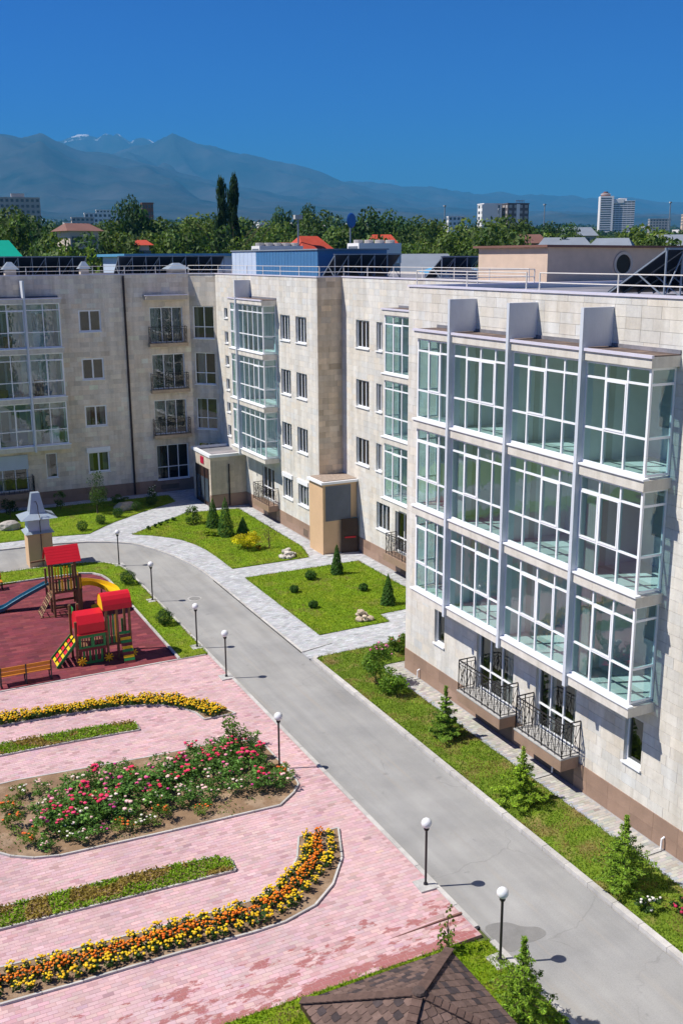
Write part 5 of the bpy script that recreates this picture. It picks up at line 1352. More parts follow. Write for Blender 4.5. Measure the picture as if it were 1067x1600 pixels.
# slides
def trough(path, w, m, lip=.14):
    mb = MB(); vs = []; n = 6; pts = [Vector(p) for p in path]
    for i, p in enumerate(pts):
        t = (pts[min(i + 1, len(pts) - 1)] - pts[max(i - 1, 0)]); t.z = 0; t.normalize(); s = Vector((-t.y, t.x, 0))
        for u, z in ((-1, lip), (-.92, lip), (-.75, .02), (0, -.02), (.75, .02), (.92, lip), (1, lip), (.8, -.05), (-.8, -.05)): vs.append(p + s * (u * w / 2) + Vector((0, 0, z)))
    k = 9
    for i in range(len(pts) - 1):
        for j in range(k): mb.f.append([i * k + j, i * k + (j + 1) % k, (i + 1) * k + (j + 1) % k, (i + 1) * k + j]); mb.m.append(0)
    mb.v = [tuple(v) for v in vs]; mb.c = [(1, 1, 1)] * len(vs)
    return mb
def spline(pts, n=6):
    out = []; P = [Vector(p) for p in pts]
    for i in range(len(P) - 1):
        a, b, c, d = P[max(i - 1, 0)], P[i], P[i + 1], P[min(i + 2, len(P) - 1)]
        for k in range(n):
            t = k / n; out.append(0.5 * ((2 * b) + (c - a) * t + (2 * a - 5 * b + 4 * c - d) * t * t + (3 * b - a - 3 * c + d) * t ** 3))
    return out + [P[-1]]
trough(spline([(8.25, 49.8, 1.22), (7.9, 49.82, 1.08), (7.1, 49.9, .72), (6.5, 49.95, .42), (6.0, 50.0, .16), (5.55, 50.0, .12)]), .55, None).build("slide", "play_blue", pt, smooth=False)
tag(trough(spline([(9.5, 48.75, 1.28), (10.0, 48.95, 1.22), (10.6, 48.95, 1.02), (11.05, 48.6, .82), (11.1, 48.05, .64), (10.75, 47.65, .46), (10.3, 47.55, .3), (9.85, 47.6, .2)]), .6, None, .2).build("slide", "play_yellow", pt), "yellow spiral slide")
MB().tube([(10.6, 48.6, 0), (10.6, 48.6, .95)], .04, 6).build("slide_support", "timber", pt)

# ------------------------------------------------------------------ play train
tr = empty("play_train", (9.0, 41.9, 0.04), "colourful wooden play train with red barrel roof, ramp and climbing wall", "playground")
def T(name, mb, m, par=None): return mb.build(name, m, par or tr)
for x, y, h in ((7.82, 41.4, 2.0), (7.82, 42.45, 2.45), (8.12, 42.3, 2.5), (9.15, 41.4, 2.35), (9.15, 42.3, 2.35), (9.6, 41.4, 2.35), (10.15, 41.4, 2.35), (10.15, 42.3, 2.35)): T("post", MB().box(x - .05, x + .05, y - .05, y + .05, 0, h), "timber")
# green and red side walls
wl = T("side_wall", MB().box(7.9, 9.05, 41.30, 41.34, .78, .86).box(7.9, 9.05, 41.30, 41.34, 1.24, 1.42).box(7.9, 8.0, 41.3, 41.34, .861, 1.239).box(8.42, 8.56, 41.3, 41.34, .861, 1.239).box(8.95, 9.05, 41.3, 41.34, .861, 1.239), "play_green")
for i in range(8): T("baluster", MB().box(8.04 + i * .115, 8.09 + i * .115, 41.36, 41.38, .8, 1.2), "play_dark", wl)
for i in range(9): T("paling", MB().box(7.92 + i * .127, 8.01 + i * .127, 41.30, 41.33, .1, .66), "play_green" if i % 2 else "play_dark", wl)
T("rail", MB().bar((7.88, 41.315, .72), (9.08, 41.315, .72), .05, .12), "play_dark"); T("skirt_board", MB().bar((8.0, 41.31, .12), (8.9, 41.31, .12), .04, .12), "play_green")
T("deck", MB().box(7.85, 10.2, 41.38, 42.45, .68, .74), "timber")
# boiler
bo = MB(); pr = [(41.22, 1.44), (41.20, 1.9), (41.45, 2.22), (41.85, 2.34), (42.2, 2.22), (42.4, 1.9), (42.4, 1.44)]
bo.add([(7.88, y, z) for y, z in pr] + [(9.02, y, z) for y, z in pr], [(i, (i + 1) % 7, 7 + (i + 1) % 7, 7 + i) for i in range(7)] + [tuple(range(7))[::-1], tuple(range(7, 14))]); T("boiler", bo, "play_red")
T("boiler_ledge", MB().box(7.84, 9.1, 41.16, 41.3, 1.425, 1.47), "play_red")
T("sign_board", MB().bar((7.9, 42.05, 2.2), (7.9, 42.5, 2.2), .03, .38), "play_green")
# cab roof
cr = MB(); n = 9; yz = [(41.75 + .52 * math.cos(math.pi * i / n), 2.34 + .66 * math.sin(math.pi * i / n)) for i in range(n + 1)]
cr.add([(8.98, y, z) for y, z in yz] + [(10.25, y, z) for y, z in yz], [(i, i + 1, n + 2 + i, n + 1 + i) for i in range(n)]); T("barrel_roof", cr, "play_red")
T("roof_end", MB().add([(9.0, y, z) for y, z in yz], [tuple(range(n + 1))]), "play_yellow"); T("roof_end", MB().add([(10.23, y, z) for y, z in yz], [tuple(range(n + 1))[::-1]]), "play_yellow")
for i in range(4): T("paling", MB().box(9.2 + i * .1, 9.26 + i * .1, 41.36, 41.39, .8, 2.1), ("play_green", "play_dark", "play_green", "play_yellow")[i])
for i in range(5): T("paling", MB().box(9.2 + i * .2, 9.29 + i * .2, 42.33, 42.36, .8, 1.5), ("play_green", "play_dark")[i % 2])
# climbing wall
for i, c in enumerate("rgyrgyrgyrg"):
    t0, t1 = i / 11, (i + 1) / 11 - .012
    T("climbing_plank", MB().add([(9.66, 40.62 + .72 * t0, .02 + 1.26 * t0), (10.12, 40.62 + .72 * t0, .02 + 1.26 * t0), (10.12, 40.62 + .72 * t1, .02 + 1.26 * t1), (9.66, 40.62 + .72 * t1, .02 + 1.26 * t1), (9.66, 40.66 + .72 * t0, .0 + 1.26 * t0), (10.12, 40.66 + .72 * t0, .0 + 1.26 * t0), (10.12, 40.66 + .72 * t1, 1.26 * t1), (9.66, 40.66 + .72 * t1, 1.26 * t1)], BOXF), {"r": "play_dark", "g": "play_green", "y": "play_yellow"}[c])
# ramp
rp = T("ramp_side", MB().bar((6.95, 41.42, .05), (7.85, 41.42, 1.12), .05, .12), "play_green"); T("ramp_side", MB().bar((6.95, 42.62, .05), (7.85, 42.45, 1.12), .05, .12), "play_green"); T("ramp_rail", MB().bar((6.97, 42.02, .12), (7.85, 41.98, 1.16), .03, .05), "play_green")
for i in range(7):
    t = i / 7 + .03; x, z = 6.95 + .9 * t, .05 + 1.07 * t
    for j in range(2): T("ramp_board", MB().bar((x + .05, 41.46 + j * .56, z + .02), (x + .05, 41.98 + j * .56, z + .02), .14, .03, up=(-.75, 0, .66)), "play_yellow" if i % 2 == 0 else "play_red")
for x, y in ((7.98, 41.2), (9.12, 41.2), (10.2, 41.25)):
    m = MB()
    for k in range(4):
        a = math.pi * k / 4; m.bar((x - .2 * math.cos(a), y, .24 - .2 * math.sin(a)), (x + .2 * math.cos(a), y, .24 + .2 * math.sin(a)), .03 + .001 * k, .05)
    T("wheel", m, "play_yellow")

# ------------------------------------------------------------------ benches
bn = empty("park_bench", (0, 0, 0), "bench", "bench", "playground benches")
for k, (z, h) in enumerate(((.60, .15), (.80, .15))): MB().bar((0.03, .0 - .03 * k, z), (2.1, .0 - .03 * k, z), .03, h, up=(0, -.12, 1)).build("back_slat", "bench_wood", bn)
for j in range(4): MB().box(0.03, 2.1, .10 + j * .115, .10 + j * .115 + .10, .43, .46).build("seat_slat", "bench_wood", bn)
for x in (.06, 1.06, 2.06):
    m = MB().bar((x, .0, .02), (x, -.05, .9), .05); m.bar((x, .05, .41), (x, .55, .41), .05); m.bar((x, .52, .0), (x, .52, .41), .05); m.bar((x, -.02, .02), (x, .55, .02), .05); m.build("frame", "iron", bn)
used = [False]
place(bn, used, (4.45, 40.36, .04), 0, label="bench with orange slats and black frame at the playground edge near the ramp")
place(bn, used, (6.55, 54.0, .04), math.pi, label="dark framed bench at the far left edge of the playground")

# ------------------------------------------------------------------ gazebo roof in the foreground
gz_ = empty("gazebo", (8.65, 14.45, 0), "gazebo with a brown shingled hip roof in the foreground", "gazebo")
ZE, ZA = 2.5, 3.35
GX0, GX1, GY0, GY1 = 6.87, 10.37, 12.4, 15.86; GC = (8.58, 14.14)
cor = [(GX0, GY1), (GX1, GY1), (GX1, GY0), (GX0, GY0)]
MB().add([(x, y, ZE) for x, y in cor] + [(*GC, ZA)], [(1, 0, 4), (2, 1, 4), (3, 2, 4), (0, 3, 4), (0, 1, 2, 3)]).build("roof_boarding", "shingle_base", gz_)
for x, y in ((GX0 + .3, GY0 + .3), (GX1 - .3, GY0 + .3), (GX1 - .3, GY1 - .3), (GX0 + .3, GY1 - .3)): MB().box(x - .07, x + .07, y - .07, y + .07, 0, ZE + .05).build("post", "timber", gz_)
ap = Vector((*GC, ZA)); nsh = 0; rest = MB()
for fi in range(4):
    a, b = Vector((*cor[fi], ZE)), Vector((*cor[(fi + 1) % 4], ZE)); e = (b - a); L = e.length; e.normalize()
    mid_ = a + e * ((ap - a).dot(e)); up = (ap - mid_); S = up.length; up.normalize(); nrm = e.cross(up)
    if nrm.z < 0: nrm = -nrm
    rows_ = 12; fs = (ap - a).dot(e)
    for r_ in range(rows_):
        v0 = S * r_ / rows_; v1 = S * (r_ + 1.25) / rows_; lo = fs * v0 / S; hi = L - (L - fs) * v0 / S
        lo1 = fs * min(1, v1 / S); hi1 = L - (L - fs) * min(1, v1 / S)
        u = lo - (.11 if r_ % 2 else 0)
        while u < hi:
            w_ = .20; u0, u1 = max(u, lo), min(u + w_ - .012, hi); u += w_
            if u1 - u0 < .03: continue
            c0, c1 = max(u0, lo1), min(u1, hi1)
            if c1 < c0: c0 = c1 = max(min((u0 + u1) / 2, hi1), lo1)
            t = random.uniform(.75, 1.25); col = (.16 * t, .105 * t, .086 * t)
            if random.random() < .22: col = (.065 * t, .05 * t, .05 * t)
            ch = .03
            pts = [a + e * (u0 + ch) + up * v0, a + e * (u1 - ch) + up * v0, a + e * u1 + up * (v0 + ch), a + e * c1 + up * min(v1, S), a + e * c0 + up * min(v1, S), a + e * u0 + up * (v0 + ch)]
            top = [p + nrm * (.022 if i in (0, 1, 2, 5) else .008) for i, p in enumerate(pts)]
            q = MB().add([tuple(p) for p in top] + [tuple(p + nrm * -.0) for p in pts], [(0, 1, 2, 3, 4, 5), (0, 6, 7, 1), (1, 7, 8, 2), (5, 11, 6, 0)], 0, col)
            if fi in (0, 1) or (nsh < 300 and in_frame(a + e * u0 + up * v0, 0)):
                if nsh < 300: q.build("shingle", "shingle", gz_); nsh += 1; continue
            rest.add(q.v, q.f, 0, col)
if rest.v: rest.build("shingle_rest", "shingle", gz_, kind="stuff")
for fi in range(4):
    a = Vector((*cor[fi], ZE + .02)); d = ap - a; n = 17
    for i in range(n):
        p, q = a + d * (i / n), a + d * ((i + 1.18) / n if i < n - 1 else 1.0); t = random.uniform(.8, 1.2)
        MB().bar(p + Vector((0, 0, .04)), q + Vector((0, 0, .022)), .2, .022, c=(.13 * t, .082 * t, .066 * t)).build("ridge_tile", "shingle", gz_)
MB().lathe([(.14, ZA + .04), (.12, ZA + .085), (.03, ZA + .10)], GC[0], GC[1], 10, c=(.1, .07, .06)).build("apex_cap", "shingle", gz_)
m = MB()
for fi in range(4):
    a, b = cor[fi], cor[(fi + 1) % 4]; m.bar((*a, ZE - .04), (*b, ZE - .04), .03, .12)
m.build("fascia_board", "brown_door", gz_)

# ------------------------------------------------------------------ shrubs, thujas and small trees
def cone_leaves(seed, n, r0, h, base, leaf, pw=1.0, lo=0.0):
    r = np.random.default_rng(seed); t = 1 - np.sqrt(r.random(n)); t = lo + t * (1 - lo)
    a = r.uniform(0, 2 * np.pi, n); rad = r0 * (1 - t) ** pw * np.clip(t * 9 + .75, 0, 1) * (1 + .13 * np.sin(a * 4 + t * 19 + seed) + .09 * np.sin(a * 9 - t * 41)) * r.uniform(.72, 1.04, n)
    c = np.stack([rad * np.cos(a), rad * np.sin(a), t * h], -1); nr = np.stack([np.cos(a), np.sin(a), np.full(n, .5)], -1)
    return leaves(c, leaf, lcol(n, base, .22, r), .5, nr, .45, r)
def ball_leaves(seed, n, r0, base, leaf, sq=.95):
    r = np.random.default_rng(seed); d = r.normal(0, 1, (n, 3)); d /= np.linalg.norm(d, axis=1, keepdims=True); rad = r0 * r.uniform(.74, 1.06, n) * (1 + .16 * np.sin(d[:, 0] * 5 + seed) * np.sin(d[:, 1] * 6 + seed * 2) + .08 * np.sin(d[:, 2] * 9 + seed))
    c = d * rad[:, None] * np.array([1, 1, sq]); c[:, 2] += r0 * sq; return leaves(c, leaf, lcol(n, base, .22, r), .3, d, .5, r)
def plant(name, loc, label, cat, vqc, m="leaf", h=.5, group=None, stem=True, part="foliage"):
    r = empty(name, loc, label, cat, group); me = np_mesh(part, *vqc); me.materials.append(MAT[m]); child(part, me, r)
    if stem: child("stem", mesh_only(trunk_mesh(h, .02 + .012 * h, 4, int(loc[0] * 10)), "stem", ["bark"]), r)
    return r
GZ = LAWN_Z
DG, MG, LG = (.042, .10, .016), (.05, .11, .016), (.10, .19, .02)
for i, (x, y, r_, l) in enumerate(((12.89, 63.5, .34, "round clipped bush nearest the ventilation tower on the far lawn"), (14.36, 64.62, .33, "round clipped bush at the foot of the slender birch"), (15.78, 65.81, .34, "round clipped bush in front of the pale boulder"), (17.39, 67.0, .35, "round clipped bush just right of the pale boulder"), (18.77, 68.13, .37, "round clipped bush below the white rose shrub"))):
    plant("ball_shrub", (x, y, GZ), l, "shrub", ball_leaves(20 + i, 1500, r_, DG, .03), h=.4, group="clipped ball shrubs on the far lawn")
plant("ball_shrub", (12.63, 51.32, GZ), "round clipped bush on the lawn strip between the first two lamps of the bend", "shrub", ball_leaves(30, 2200, .40, DG, .03), h=.4, group="ball shrubs on the lawn strip")
plant("ball_shrub", (12.57, 44.41, GZ), "round clipped bush on the lawn strip nearest the play train", "shrub", ball_leaves(31, 2400, .39, DG, .03), h=.4, group="ball shrubs on the lawn strip")
for i, (x, y, h, r_, l) in enumerate(((20.62, 60.4, 1.95, .50, "left thuja cone in front of the entrance porch"), (20.63, 58.06, 2.55, .58, "tallest thuja cone, in front of the entrance porch"), (21.7, 57.86, 1.15, .42, "small thuja cone behind the yellow shrub"), (23.34, 47.8, 1.72, .36, "thuja cone in front of the ochre kiosk"), (23.38, 42.07, 1.62, .38, "thuja cone on the square lawn nearest the near block"))):
    plant("thuja", (x, y, GZ), l, "thuja", cone_leaves(40 + i, 5200, r_, h, (.055, .135, .016), .04, .85), "needle", h * .7)
for i, (x, y, h, l) in enumerate(((19.96, 45.95, .42, "low dark bush on the left of the square lawn"), (19.83, 43.32, .42, "low dark bush at the lower left of the square lawn"), (23.29, 44.55, .42, "low dark bush at the right of the square lawn"), (21.64, 47.53, .55, "low bush at the back of the square lawn"))):
    plant("low_shrub", (x, y, GZ), l, "shrub", crown_up(60 + i, h) if False else ball_leaves(60 + i, 900, h * .55, (.05, .12, .016), .045, .8), h=.3, group="low bushes on the square lawn")
def bush(seed, n, r_, h, base, leaf, clumps=16, v=.22):
    V, Q, C = crown(seed, n, r_, h / 2, base, clumps, leaf, v=v); V = V.copy(); V[:, 2] += h / 2 + .02; return V, Q, C
def blossoms(bsh, n, cols, r0, seed, up=.25, zmin=.35):
    """bloom heads: small double rosettes on the outside of a bush"""
    r = np.random.default_rng(seed); V, Q, C = bsh; top = V[:, 2] > V[:, 2].max() * zmin; cand = V[top][::4]; k = r.choice(len(cand), n)
    cen = cand[k]; cen = cen + np.array([0, 0, .02]); m = MB()
    for c in cen:
        col = cols[r.integers(len(cols))]; rr = r0 * r.uniform(.7, 1.2); t = r.uniform(.8, 1.15); m.sphere(c[0], c[1], c[2], rr, 6, 3, c=tuple(min(.95, q * t) for q in col), sq=.7)
    return m
def flowering(name, loc, label, cat, b, m, group=None, h=.6):
    r = plant(name, loc, label, cat, b, h=h, group=group); child("blooms", mesh_only(m, "blooms", ["petal"]), r)["kind"] = "stuff"; return r
YB = (.55, .50, .015)
plant("yellow_shrub", (20.74, 54.61, GZ), "bright yellow shrub on the lawn in front of the paired windows", "shrub", bush(71, 2600, .95, 1.15, YB, .055, 18, .18), h=.9)
plant("yellow_shrub", (21.25, 54.1, GZ), "low orange yellow tuft in front of the bright yellow shrub", "shrub", bush(72, 300, .2, .3, (.40, .28, .015), .05, 6), h=.2)
plant("hosta", (19.8, 58.5, GZ), "low lime green hosta left of the thujas", "plant", bush(73, 420, .42, .4, (.26, .36, .02), .075, 9, .15), h=.2)
plant("bare_shrub", (21.96, 54.19, GZ), "thin brownish twiggy shrub right of the bright yellow shrub", "shrub", bush(74, 420, .62, 1.75, (.10, .075, .04), .03, 18), h=1.7)
plant("shrub", (19.75, 61.8, GZ), "loose green shrub left of the thujas near the porch path", "shrub", bush(75, 1100, .62, 1.3, (.075, .14, .02), .05, 14), h=1.1)
for i, (x, y) in enumerate(((16.7, 61.75), (17.2, 62.05), (17.75, 62.45), (18.3, 62.85), (18.85, 63.25))):
    plant("border_plant", (x, y, GZ), ("low border plant at the near end of the row along the porch path", "low border plant second from the near end of the row along the porch path", "low border plant in the middle of the row along the porch path", "low border plant second from the far end of the row along the porch path", "low border plant at the far end of the row along the porch path")[i], "plant", bush(80 + i, 260, .2, .24, (.04, .1, .018), .045, 6), h=.15, group="border plants along the porch path")
plant("birch", (14.82, 67.57, GZ), "slender young birch on the far lawn", "tree", bush(90, 1500, .75, 2.9, (.07, .135, .02), .05, 26), h=2.9)
plant("shrub", (12.81, 69.93, GZ), "small loose shrub by the shaded wall right of the ventilation tower", "shrub", bush(91, 420, .55, 1.2, (.11, .17, .04), .06, 10), h=1.0)
plant("shrub", (16.78, 69.3, GZ), "low spreading green shrub behind the pale boulder", "shrub", bush(92, 1100, .72, .75, (.075, .15, .018), .05, 14), h=.4)
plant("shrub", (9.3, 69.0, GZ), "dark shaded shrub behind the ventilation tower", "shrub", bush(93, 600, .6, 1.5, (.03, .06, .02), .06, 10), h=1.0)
b = bush(94, 900, .5, 1.35, (.06, .12, .02), .045, 14); flowering("rose_shrub", (19.01, 68.75, GZ), "white flowering rose shrub by the left wing wall", "shrub", b, blossoms(b, 38, [(.8, .76, .68)], .055, 3), h=1.1)
b = bush(95, 2400, .75, 1.75, (.11, .20, .022), .05, 22); flowering("rose_shrub", (18.3, 33.9, GZ), "tall pink flowering shrub on the right lawn near the path corner", "shrub", b, blossoms(b, 26, [(.75, .12, .32), (.8, .25, .42)], .05, 4, zmin=.72), h=1.5)
b = bush(96, 1400, .65, .9, (.12, .20, .022), .045, 14); flowering("rose_shrub", (20.7, 36.3, GZ), "low red flowering shrub at the corner of the near block", "shrub", b, blossoms(b, 8, [(.6, .05, .12)], .045, 5), h=.6)
plant("shrub", (18.35, 32.75, GZ), "spreading green shrub in front of the tall pink flowering shrub", "shrub", bush(97, 1700, .7, .95, (.13, .23, .022), .05, 16), h=.6)
# spruces on the right lawn: whorls of needled branches
def spruce(seed, h, r0, tiers, base, needle=.05, n=5200):
    r = np.random.default_rng(seed); C = []; N = []; wood = MB(); wood.tube([(0, 0, 0), (0, 0, h * .6), (0, 0, h)], [.035, .02, .006], 6)
    for t in range(tiers):
        z = h * (.08 + .86 * t / tiers); rr = r0 * (1 - t / tiers) ** .85 * r.uniform(.85, 1.1); nb = int(8 - 3 * t / tiers)
        for b in range(nb):
            a = 2 * np.pi * b / nb + r.uniform(-.3, .3) + t; L = rr * r.uniform(.5, 1.2)
            e = np.array([np.cos(a) * L, np.sin(a) * L, z + L * r.uniform(.05, .3)]); s = np.array([0, 0, z])
            wood.tube([tuple(s), tuple(e)], [.012, .004], 4, cap=False)
            k = max(6, int(n * L / (r0 * tiers * 3.6))); u = r.uniform(.15, 1, k); side = np.array([-np.sin(a), np.cos(a), 0])
            w_ = (1.15 - u) * L * .42; c = s + (e - s) * u[:, None] + side * (r.uniform(-1, 1, k) * w_)[:, None] + np.array([0, 0, 1]) * r.normal(-.01, .02, k)[:, None]
            C.append(c); N.append(np.tile(np.array([np.cos(a) * .5, np.sin(a) * .5, .9]), (k, 1)))
    k = int(n * .05); u = r.random(k); C.append(np.stack([r.normal(0, .03, k), r.normal(0, .03, k), h * (.8 + .2 * u)], -1)); N.append(np.tile(np.array([0, 0, 1.]), (k, 1)))
    C = np.concatenate(C); N = np.concatenate(N)
    return leaves(C, needle, lcol(len(C), base, .28, r), .2, N, .3, r), wood
for i, (x, y, h, r_, t, base, l) in enumerate(((18.21, 28.46, 2.0, .72, 9, (.15, .26, .025), "young spruce on the right lawn opposite the far balcony"), (17.98, 23.6, 1.2, .98, 8, (.21, .33, .02), "bushy bright spruce on the right lawn below the near balcony"), (17.78, 18.6, 2.2, .95, 10, (.16, .27, .02), "largest spruce on the right lawn, at the lower right"), (12.16, 15.6, 2.3, 1.05, 11, (.16, .27, .02), "bushy conifer between the gazebo and the nearest lamp"))):
    v, wd = spruce(110 + i, h, r_, t, base, .05, 6800)
    r = empty("spruce", (x, y, GZ), l, "spruce"); me = np_mesh("needles", *v); me.materials.append(MAT["needle"]); child("needles", me, r); child("trunk", mesh_only(wd, "trunk", ["bark"]), r)
plant("sapling", (12.05, 18.5, GZ), "thin young sapling at the gazebo corner", "tree", bush(130, 170, .32, 1.3, (.12, .17, .025), .05, 9), h=1.3)
for i, (x, y, cols, l) in enumerate(((17.7, 17.5, [(.8, .75, .66)], "small white flowered bush near the largest spruce"), (18.3, 16.9, [(.45, .02, .08)], "small dark red rose bush near the lower right lawn edge"), (18.0, 16.0, [(.78, .74, .62)], "small cream flowered bush at the lower right edge"))):
    b = bush(140 + i, 500, .32, .5, (.05, .10, .02), .04, 8); flowering("rose_bush", (x, y, GZ), l, "rose bush", b, blossoms(b, 14, cols, .05, 140 + i), h=.4)
# the smaller upper leader of the bushy spruce
v, wd = spruce(121, 1.0, .36, 6, (.21, .33, .02), .045, 1800)
for o in bpy.data.objects:
    if o.name.startswith("spruce") and abs(o.location.y - 23.6) < .01: me = np_mesh("leader", *v); me.materials.append(MAT["needle"]); child("leader", me, o, (.1, .05, .85))

# ------------------------------------------------------------------ rocks
def rock(seed, s):
    q = random.Random(seed); m = MB().sphere(0, 0, 0, 1, 9, 6); 
    m.v = [tuple(Vector(v) * (1 + .28 * mnoise.noise(Vector(v) * 1.3 + Vector((seed, 0, 0)))) ) for v in m.v]
    m.v = [(v[0] * s[0], v[1] * s[1], v[2] * s[2]) for v in m.v]; return mesh_only(m, "rock", ["rock"])
def rock_pile(x, y, label, n, r0, seed, tone):
    q = random.Random(seed); p = empty("rock_pile", (x, y, GZ), label, "rock pile")
    for i in range(n):
        lv_ = 0 if i < n * .6 else (1 if i < n * .88 else 2); a = q.uniform(0, 6.28); rr = r0 * (1 - lv_ * .38) * math.sqrt(q.random()); s = q.uniform(.11, .2)
        o = child("stone", rock(seed * 20 + i, (s * q.uniform(.9, 1.4), s, s * .75)), p, (rr * math.cos(a), rr * math.sin(a), .08 + lv_ * .17), rz=q.uniform(0, 6)); t = q.uniform(.8, 1.25); o.color = (tone[0] * t, tone[1] * t, tone[2] * t, 1)
rock_pile(22.25, 52.1, "pile of grey white rocks at the lawn edge near the kiosk", 17, .5, 3, (1.0, 1.05, 1.1))
rock_pile(21.21, 40.65, "pile of tan and white rocks on the square lawn", 15, .42, 4, (1.2, 1.12, 1.0))
bo_ = np_obj("boulder", rock(77, (.85, .5, .38)), [], origin=(16.78, 67.7, GZ + .2)); tag(bo_, "pale flat boulder on the far lawn", "boulder"); bo_.color = (1.15, 1.05, .95, 1)
bo_ = np_obj("boulder", rock(78, (.7, .5, .4)), [], origin=(8.8, 66.0, GZ + .2)); tag(bo_, "grey boulder in the shade behind the ventilation tower", "boulder"); bo_.color = (.9, .95, 1.05, 1)

# ------------------------------------------------------------------ marigolds
def marigold(seed, cols, n=13, r0=.155, h=.23):
    r = np.random.default_rng(seed); k = 60; d = r.normal(0, 1, (k, 3)); d /= np.linalg.norm(d, axis=1, keepdims=True)
    V, Q, C = leaves(d * np.array([r0, r0, h * .45]) * r.uniform(.5, 1, (k, 1)) + np.array([0, 0, h * .5]), .05, lcol(k, (.045, .095, .018), .25, r), .4, d, .5, r)
    m = MB(); m.v = [tuple(v) for v in V]; m.f = [list(q) for q in Q]; m.m = [0] * len(Q); m.c = [tuple(c) for c in C]
    for i in range(n):
        a = r.uniform(0, 6.28); rr = r0 * math.sqrt(r.random()) * 1.05; c = cols[r.integers(len(cols))]; t = r.uniform(.8, 1.1); s = r.uniform(.022, .042)
        m.sphere(rr * math.cos(a), rr * math.sin(a), h + r.uniform(-.04, .05) - rr * .25, s, 6, 3, 1, tuple(q * t for q in c), .6)
    return mesh_only(m, "marigold", ["leaf", "petal"])
YEL, ORA = [(.85, .56, .01), (.88, .62, .015), (.78, .46, .01)], [(.82, .20, .01), (.85, .28, .01), (.72, .14, .008)]
MY = [marigold(200 + i, YEL) for i in range(5)]; MO = [marigold(220 + i, ORA, 17) for i in range(4)]; MYO = [marigold(240 + i, YEL + [(.85, .36, .01)]) for i in range(4)]
def along(pts, step, off):
    P = [Vector((x, y, 0)) for x, y in pts]; out = []; acc = 0
    for a, b in zip(P, P[1:]):
        L = (b - a).length; t = (b - a) / L; n = Vector((-t.y, t.x, 0))
        while acc < L: out.append(a + t * acc + n * off); acc += step
        acc -= L
    return out
MC2 = [(1.0, 22.32), (3.7, 22.17), (6.1, 22.07), (7.5, 22.02), (8.6, 22.08), (9.45, 22.45), (10.25, 23.0), (10.95, 23.75), (11.45, 24.85)]
MC1 = [(3.4, 37.12), (5.8, 37.0), (7.7, 36.8), (9.0, 36.5), (10.0, 36.0), (10.75, 35.3), (11.25, 34.6), (11.5, 33.95)]
def bed_rows(center, rows, step, where):
    for off, meshes, lab in rows:
        for i, p in enumerate(along(center, step, off)):
            if not in_frame((p.x, p.y, .2), 10): continue
            o = bpy.data.objects.new("marigold", meshes[random.randrange(len(meshes))]); COL.objects.link(o)
            o.location = (p.x + random.uniform(-.05, .05), p.y + random.uniform(-.05, .05), .085); o.rotation_euler = (0, 0, random.uniform(0, 6.28)); s = random.uniform(.85, 1.25); o.scale = (s, s, s)
            tag(o, lab, "marigold", where)
bed_rows(MC2, ((.0, MO, "orange marigold in the middle row of the curved lower bed"),), .27, "marigolds in the curved lower bed")
bed_rows(MC2, ((-.36, MY, "yellow marigold in the outer row of the curved lower bed"), (.34, MY, "yellow marigold in the inner row of the curved lower bed")), .37, "marigolds in the curved lower bed")
bed_rows(MC1, ((-.22, MYO, "yellow marigold in the near row of the upper bed"), (.02, MYO, "yellow marigold in the middle row of the upper bed"), (.24, MYO, "yellow marigold in the far row of the upper bed")), .29, "marigolds in the upper bed by the playground")

# ------------------------------------------------------------------ rose bed
ROSE_T = {}
def rose_mesh(kind, i):
    key = (kind, i)
    if key not in ROSE_T:
        cols = {'red': [(.75, .03, .10), (.80, .06, .16)], 'pink': [(.80, .10, .28), (.80, .32, .40)], 'pale': [(.80, .50, .46), (.82, .66, .58)], 'white': [(.82, .76, .64)], 'orange': [(.78, .16, .03)], 'magenta': [(.65, .05, .30)]}[kind]
        b = bush(300 + i * 13 + len(kind), 560, .50, .86, (.105, .215, .04) if kind not in ('white', 'orange') else (.12, .20, .028), .045, 14)
        n = {'red': 9, 'pink': 7, 'pale': 8, 'white': 11, 'orange': 10, 'magenta': 4}[kind]
        fm = blossoms(b, n, cols, .06, 310 + i, zmin=.62); me = np_mesh("foliage", *b); me.materials.append(MAT["leaf"]); ROSE_T[key] = (me, mesh_only(fm, "blooms", ["petal"]))
    return ROSE_T[key]
